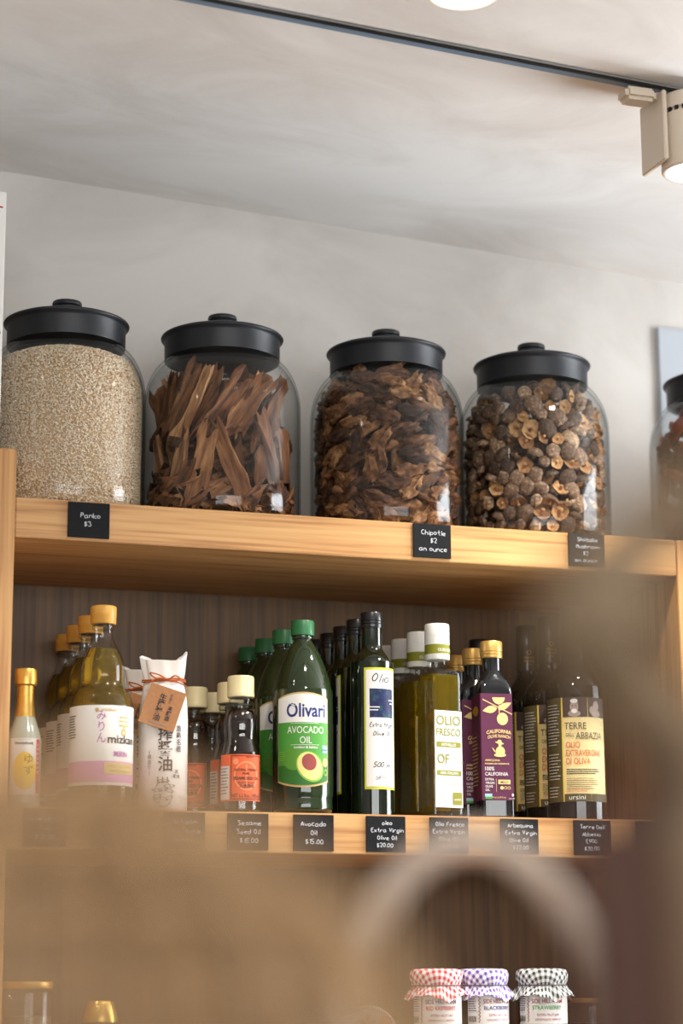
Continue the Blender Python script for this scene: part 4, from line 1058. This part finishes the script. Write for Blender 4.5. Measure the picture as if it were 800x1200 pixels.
for i, y in enumerate((.046, .115, .182)):
    lb = 'square dark bottle with gold cap and plum California label, at the front' if i == 0 else 'square dark bottle with gold cap and plum label, %s from the front' % ORD[i]
    Q.place('plum_label_oil_bottle', lb, 'bottle', (1.1300, y, ZS), face_cam(1.13, .046)+math.radians(15), 'gold-capped plum-label oil bottles')
# one more tall dark bottle behind them
oleo_kit.place('olive_oil_bottle', 'black-capped dark bottle peeking above the plum-label bottles', 'bottle', (1.1800, .215, ZS), face_cam(1.18, .215)+2.4, 'tall dark green olive oil bottles', skip=('label',))

# -- terre dell'abbazia
Q = Kit()
tp = spline([(.034, 0), (.0395, .003), (.0405, .010), (.0405, .168), (.0395, .180), (.0350, .194), (.0255, .208), (.0182, .219), (.0155, .230), (.0150, .240)], 4)
Q.part('bottle_glass', lathe('terre_glass', [(0, .0008)]+tp+[(0, .240)], mat('brown_black_glass', (24, 20, 14), .05, coat=.6), 44))
pe = Print(cyl_map(.0166)); pe.text('MARCO', .004, .2480, .0046, GOLDINK, bold=.02, width=.015); pe.text('FERRARI', .004, .2430, .0040, GOLDINK, bold=.02, width=.016); pe.ell(.004, .2575, .0032, .0036, GOLDINK, r0=.6); pe.text('1918', .004, .2385, .003, GOLDINK, bold=.02)
Q.part('neck_capsule', lathe('terre_capsule', [(0, .2300), (.0160, .2300), (.0164, .2320), (.0162, .2650), (.0166, .2660), (.0166, .2960), (.0156, .2980), (0, .2982)], mat('dark_brown_capsule', (34, 26, 20), .3, coat=.3), 36), (('lettering', pe.mesh('lettering')),))
CRL = mat('cream_label', (222, 200, 142), .6); OLV = mat('olive_brown', (84, 72, 38), .6); GLD = mat('yellow_line', (222, 190, 84), .5); PHO = mat('brown_photo', (74, 58, 54), .6); PHL = mat('photo_light', (164, 146, 136), .6); RUST = mat('rust_ink', (204, 96, 54), .6); BRN = mat('brown_text', (92, 78, 58), .6)
lab = cyl_patch('terre_label', .0407, -.050, .050, .0237, .1667, CRL); pr = Print(cyl_map(.0409))
pr.rect(-.050, -.0195, .0237, .1667, OLV); pr.rect(-.0195, -.0172, .0237, .1667, GLD); pr.rect(-.0172, .050, .1395, .1667, PHO); pr.rect(.0175, .0183, .1395, .1667, GLD)
pr.ell(-.0010, .1535, .0058, .0088, PHL); pr.ell(-.001, .1615, .0052, .0030, PAPER); pr.ell(-.001, .1440, .0088, .0045, PHL); pr.ell(-.001, .1475, .004, .003, PAPER); pr.ell(-.0032, .1550, .0011, .0008, PHO); pr.ell(.0012, .1550, .0011, .0008, PHO)
pr.ell(.0310, .1545, .0052, .0080, PHL); pr.ell(.0240, .1490, .0038, .0052, PHL); pr.ell(.0310, .1440, .0080, .0045, PHL)
pr.text('TERRE', -.0150, .1225, .0135, BRN, al='l', width=.030); pr.text('DELL\'', -.0130, .1125, .0070, BRN, al='l', width=.012); pr.text('ABBAZIA', .0000, .1090, .0135, BRN, al='l', width=.040)
for i, (s, wd) in enumerate((('OLIO', .019), ('EXTRAVERGINE', .050), ('DI OLIVA', .033))): pr.text(s, -.0135, .0970-i*.0112, .0118, RUST, al='l', bold=.006, width=wd)
pr.lines(-.0135, .034, .0665, 3, .0028, .0014, INK, random.Random(8)); pr.lines(-.0135, .030, .0545, 6, .0028, .0009, BRN, random.Random(10))
pr.text('100 % ITALIANO', -.0135, .0365, .0046, RUST, al='l', width=.027)
pr.rect(-.0172, .0190, .0237, .0340, OLV); pr.rect(.0200, .050, .0237, .0340, OLV); pr.text('ursini', .0, .0262, .0092, PAPER, width=.022)
pr.lines(-.044, -.022, .156, 14, .0042, .0012, GRW, random.Random(11)); pr.lines(-.044, -.022, .088, 9, .0042, .0012, GRW, random.Random(12)); pr.lines(-.044, -.024, .043, 4, .0042, .0012, GRW, random.Random(13))
Q.part('label', lab, (('lettering', pr.mesh('lettering')),))
for i, y in enumerate((.0460, .1285, .2110)):
    lb = "tall dark olive oil bottle with cream Terre dell'Abbazia label, at the front" if i == 0 else "tall dark bottle with cream Terre dell'Abbazia label, %s from the front" % ORD[i]
    Q.place('cream_label_oil_bottle', lb, 'bottle', (1.2540, y, ZS), face_cam(1.254, .056), 'cream-label oil bottles')

# ------------------------------------------------------------------ bottom shelf: jams and jars
ZB = S3+.0002
JAMG = thin_glass('jam_glass', (.95, .95, .95), (.4, .4, .4))
def cloth(name, m, seed):
    """square of cloth tied over a lid: flat top, gathered under the rim, flared skirt"""
    pf = [(.0001, .1275), (.015, .1275), (.028, .1270), (.0335, .1250), (.0355, .1200), (.0350, .1130), (.0330, .1080), (.0318, .1050), (.0335, .1020), (.0375, .0975), (.0415, .0925)]
    arc = [0]
    for a, b in zip(pf, pf[1:]): arc.append(arc[-1]+math.hypot(b[0]-a[0], b[1]-a[1]))
    seg = 72; V, Fc, UV = [], [], []
    for i, (r, z) in enumerate(pf):
        f = max(0, (i-4)/(len(pf)-5))
        for k in range(seg):
            a = 2*PI*k/seg
            q = 1+f*(.055*math.sin(11*a+seed)+.035*math.sin(17*a+2*seed))
            sq = 1/max(abs(math.cos(a+.5)), abs(math.sin(a+.5)))
            zz = z-(.010*(sq-1)/.414 if i >= len(pf)-1 else (.005*(sq-1)/.414 if i == len(pf)-2 else 0))+f*.0012*math.sin(13*a)
            V.append((r*q*math.sin(a), -r*q*math.cos(a), zz)); UV.append((arc[i]*math.sin(a)+.2, arc[i]*math.cos(a)+.2))
    for i in range(len(pf)-1):
        for k in range(seg):
            k2 = (k+1) % seg; Fc.append((i*seg+k2, i*seg+k, (i+1)*seg+k, (i+1)*seg+k2))
    me = mesh(name, V, Fc, m, angle=80); u = me.uv_layers.new(name='UVMap')
    for l in me.loops: u.data[l.index].uv = UV[l.vertex_index]
    return me
RIM = mat('jam_purple_ink', (92, 48, 110), .6); WINE = mat('wine_ink', (150, 44, 66), .6)
jamp = spline([(.028, 0), (.033, .003), (.0345, .010), (.0345, .086), (.0325, .094), (.0295, .099)], 3)
def jam(x, y, col, flav, fcol, fill, label, turn, seed, wide=False):
    t = thing('jam_jar', label, 'jam jar', (x, y, ZB), face_cam(x, y)+turn, 'gingham-topped jam jars')
    ob('glass_body', lathe('jam_glass', [(0, .0006)]+jamp+[(0, .099)], JAMG, 36), t)
    ob('jam', lathe('jam_fill', [(0, .003), (.031, .0035), (.0325, .010), (.0325, .082), (.0305, .091), (0, .0912)], mat('jam_'+flav, fill, .15, coat=.4), 32), t)
    ob('lid', lathe('jam_lid', [(.0300, .1000), (.0312, .1005), (.0312, .118), (.0300, .1245), (0, .1250)], GC, 32), t)
    ob('cloth_cover', cloth('cloth', gingham('gingham_'+flav, col), seed), t)
    ob('elastic', tube('elastic', [(.0336*math.sin(2*PI*k/40), -.0336*math.cos(2*PI*k/40), .1052) for k in range(40)], .0009, mat('elastic_grey', (90, 80, 84), .7), 6, True), t)
    lab = ob('label', cyl_patch('jam_label', .0347, -.040, .040, .0545, .0935, PAPER), t)
    pr = Print(cyl_map(.0349))
    pr.text('SIDE HILL FARM', .003, .0820, .0078, WINE if seed > 1 else RIM, bold=.01, width=.043, arch=1); pr.text(flav, .003, .0735, .0072, fcol, bold=.01, width=.041 if len(flav) > 9 else .036)
    pr.text('EXTRA FRUIT JAM', .004, .0650, .0046, WINE, width=.030); pr.text('HANDMADE IN VERMONT', .004, .0590, .0042, WINE, width=.036)
    pr.ell(.0205, .0900, .0018, .0020, RED if seed != 3 else GR)
    for k in range(16):
        pr.rect(-.0235-(.0012 if k % 2 else 0), -.0223-(.0012 if k % 2 else 0), .0915-k*.0023, .0938-k*.0023-.0002, WINE)
    pr.lines(-.0385, -.027, .090, 7, .0030, .0011, RIM, random.Random(seed))
    for k in range(12): pr.rect(-.0385+k*.00095, -.0385+k*.00095+.0004+.0003*(k % 3 == 0), .0580, .0655, INK)
    ob('lettering', pr.mesh('lettering'), lab)
jam(1.0450, .055, (208, 40, 58), 'RED RASPBERRY', mat('raspberry_ink', (206, 60, 70), .6), (70, 8, 16), 'jam jar with red gingham cloth top', .10, 1)
jam(1.1130, .060, (108, 74, 168), 'BLACKBERRY', mat('blackberry_ink', (66, 52, 130), .6), (26, 8, 24), 'jam jar with purple gingham cloth top', .55, 2)
jam(1.1975, .055, (52, 66, 58), 'STRAWBERRY', mat('strawberry_ink', (70, 160, 70), .6), (100, 14, 18), 'jam jar with dark green gingham cloth top', .12, 3)
# gold-lidded jars
def lid_jar(x, y, h, r, label, fill):
    t = thing('lidded_jar', label, 'jar', (x, y, ZB), face_cam(x, y), 'gold-lidded jars on the bottom shelf')
    ob('glass_body', lathe('lidded_glass', [(0, .0006)]+spline([(r*.9, 0), (r, .004), (r, h*.8), (r*.96, h*.86), (r*.88, h*.9)], 3)+[(0, h*.9)], JAMG, 36), t)
    ob('contents', lathe('lidded_fill', [(0, .004), (r*.9, .004), (r*.93, .01), (r*.93, h*.62), (0, h*.63)], fill, 32), t)
    ob('lid', lathe('gold_lid', [(0, h*.92+.0005), (r*.93, h*.92+.0005), (r*.96, h*.92+.002), (r*.96, h-.001), (r*.92, h), (0, h)], GC, 36), t)
lid_jar(.4985, .060, .1125, .0325, 'clear glass jar with flat gold lid at the bottom left corner', mat('pale_honey_fill', (96, 84, 66), .3))
lid_jar(1.2880, .10, .088, .030, 'gold-lidded jar half hidden at the right of the jams', mat('brown_fill', (70, 46, 28), .3))
t = thing('foil_top_bottle', 'small bottle with gold cone-shaped foil top at the bottom left', 'bottle', (.5920, .06, ZB), face_cam(.592, .06))
ob('glass_body', lathe('foil_bottle', [(0, .0006)]+spline([(.024, 0), (.0275, .004), (.0275, .045), (.0245, .057), (.0215, .062)], 3)+[(0, .062)], JAMG, 32), t)
ob('contents', lathe('foil_fill', [(0, .003), (.0235, .004), (.0255, .010), (.0255, .040), (0, .041)], mat('pale_honey_fill'), 28), t)
ob('foil_top', lathe('foil_cone', [(0, .0622), (.0222, .0622), (.0224, .064), (.0200, .0750), (.0165, .0855), (.0155, .0878), (0, .0885)], GOLDFOIL, 36), t)
# round white tin on its edge
t = thing('round_tin', 'round white tin with printed crest and orange dot left of the jams', 'tin', (.9500, .060, ZB+.0405), face_cam(.95, .06))
V, Fc = lathe_vf([(0.0001, -.012), (.0385, -.012), (.0400, -.0105), (.0400, .0105), (.0385, .012), (.0001, .012)], 56)
ob('body', mesh('tin_body', [(x, -z, y) for x, y, z in V], [tuple(reversed(f)) for f in Fc], mat('tin_white', (214, 206, 200), .5)), t)
pr = Print(lambda u, v, l: (u, -.0121-l*.5, v)); TB = mat('tin_brown_print', (150, 124, 110), .6)
pr.ell(0, 0, .0365, .0365, TB, r0=.97, n=40); leaf(pr, -.010, .022, 0, .012, .003, TB); leaf(pr, .010, .022, 0, .012, .003, TB); leaf(pr, 0, .029, 0, .014, .003, TB); pr.text('Artisanal', 0, .003, .0095, TB, bold=.01, width=.036); pr.lines(-.018, .018, -.006, 5, .004, .0014, TB, random.Random(2))
pr.ell(.0235, .018, .0085, .0085, mat('tin_orange_dot', (226, 150, 116), .6))
ob('print', pr.mesh('tin_print'), t)

# ------------------------------------------------------------------ out-of-focus foreground: baskets and a bag on a display stand close to the viewer
st = thing('display_stand', 'low wooden display stand in the near foreground carrying the baskets', 'stand', (.30, -2.2, 0))
OAKD = wood('stand_oak', 0, (176, 132, 86), (150, 108, 66), (110, 76, 44))
ob('top_board', box('stand_top', (-.55, .55, -.40, .60, 1.09, 1.12), OAKD, .003), st)
for sx in (-.5, .5):
    for sy in (-.36, .56): ob('leg', box('stand_leg', (sx-.02, sx+.02, sy-.02, sy+.02, 0, 1.0895), OAKD, .002), st)
TAN = dried_mat('tan_rattan', [(140, 108, 76), (172, 138, 100), (198, 166, 126)], 60, rough=.6, bump=.2)
PALE = dried_mat('pale_rattan', [(190, 168, 150), (216, 198, 184), (234, 218, 206)], 60, rough=.55, bump=.2)
DARK = dried_mat('dark_leather', [(56, 28, 14), (80, 44, 26), (98, 58, 36)], 50, rough=.5, bump=.2)
TAUPE = dried_mat('taupe_leather', [(112, 94, 74), (136, 116, 92), (156, 134, 108)], 50, rough=.6, bump=.2)
def woven(prof, nrib, dz, wr, wf):
    """open weave: upright ribs and wavy weft rings"""
    pf = spline(prof, 6); P = []
    for k in range(nrib):
        a = 2*PI*k/nrib; P.append(tube_vf([(r*math.sin(a), -r*math.cos(a), z) for r, z in pf], wr, 6))
    z0, z1 = pf[0][1], pf[-1][1]; z = z0+dz/2; i = 0
    while z < z1:
        for (ra, za), (rb, zb) in zip(pf, pf[1:]):
            if za <= z <= zb and zb > za:
                r = ra+(rb-ra)*(z-za)/(zb-za)
                P.append(tube_vf([((r+wr*.8*math.cos(nrib/2*2*PI*k/72+PI*(i % 2)))*math.sin(2*PI*k/72), -(r+wr*.8*math.cos(nrib/2*2*PI*k/72+PI*(i % 2)))*math.cos(2*PI*k/72), z) for k in range(72)], wf, 5, True)); break
        z += dz; i += 1
    return join_vf(P)
def basket(name, label, loc, rz, prof, m, nrib, dz, wr, wf, handle=None, hm=None, group=None):
    t = thing(name, label, 'basket', loc, rz, group)
    ob('woven_wall', mesh('weave', *woven(prof, nrib, dz, wr, wf), m), t)
    r0 = prof[0][0]; ob('base', lathe('basket_base', [(0, 0), (r0, 0), (r0, .006), (0, .006)], m, 32), t)
    r1, z1 = prof[-1]; ob('rim', tube('basket_rim', [(r1*math.sin(2*PI*k/40), -r1*math.cos(2*PI*k/40), z1) for k in range(40)], .004, m, 8, True), t)
    if handle:
        hw, hh, hr = handle
        pts = [(-hw*math.cos(PI*k/28), 0, z1-.02+(hh+.02)*math.sin(PI*k/28)**.8) for k in range(29)]
        ob('handle', tube('basket_handle', pts, hr, hm or m, 10), t)
    return t

basket('gourd_basket', 'blurred tan openwork basket filling the lower left foreground', (.0850, -2.2500, 1.1202), .3,
       [(.060, .006), (.085, .06), (.100, .16), (.101, .25), (.092, .306), (.070, .344), (.045, .364), (.030, .374)], TAN, 26, .0125, .0030, .0021)
basket('handled_basket', 'blurred basket with pale arched handle in front of the jams', (.3575, -1.8152, 1.1202), YAW*-1,
       [(.055, .006), (.066, .08), (.070, .18), (.066, .255)], TAN, 24, .014, .0036, .0036, (.0640, .1405, .0082), PALE)
bag = thing('leather_bag', 'blurred dark brown bag with taupe handles in the right foreground', 'bag', (.2782, -2.2539, 1.1202), -YAW)
ob('body', box('bag_body', (-.062, .068, -.03, .03, 0, .386), DARK, .014), bag)
for yy in (-.034, .034):
    pts = spline([(-.026, yy, .30), (-.030, yy, .360), (-.038, yy, .388), (-.053, yy, .410), (-.054, yy, .432), (-.025, yy, .450), (.036, yy, .446), (.064, yy, .412), (.068, yy, .385), (.052, yy, .350), (.046, yy, .30)], 5)
    ob('handle', tube('bag_handle', pts, .0125, TAUPE, 10, flat=.5), bag)
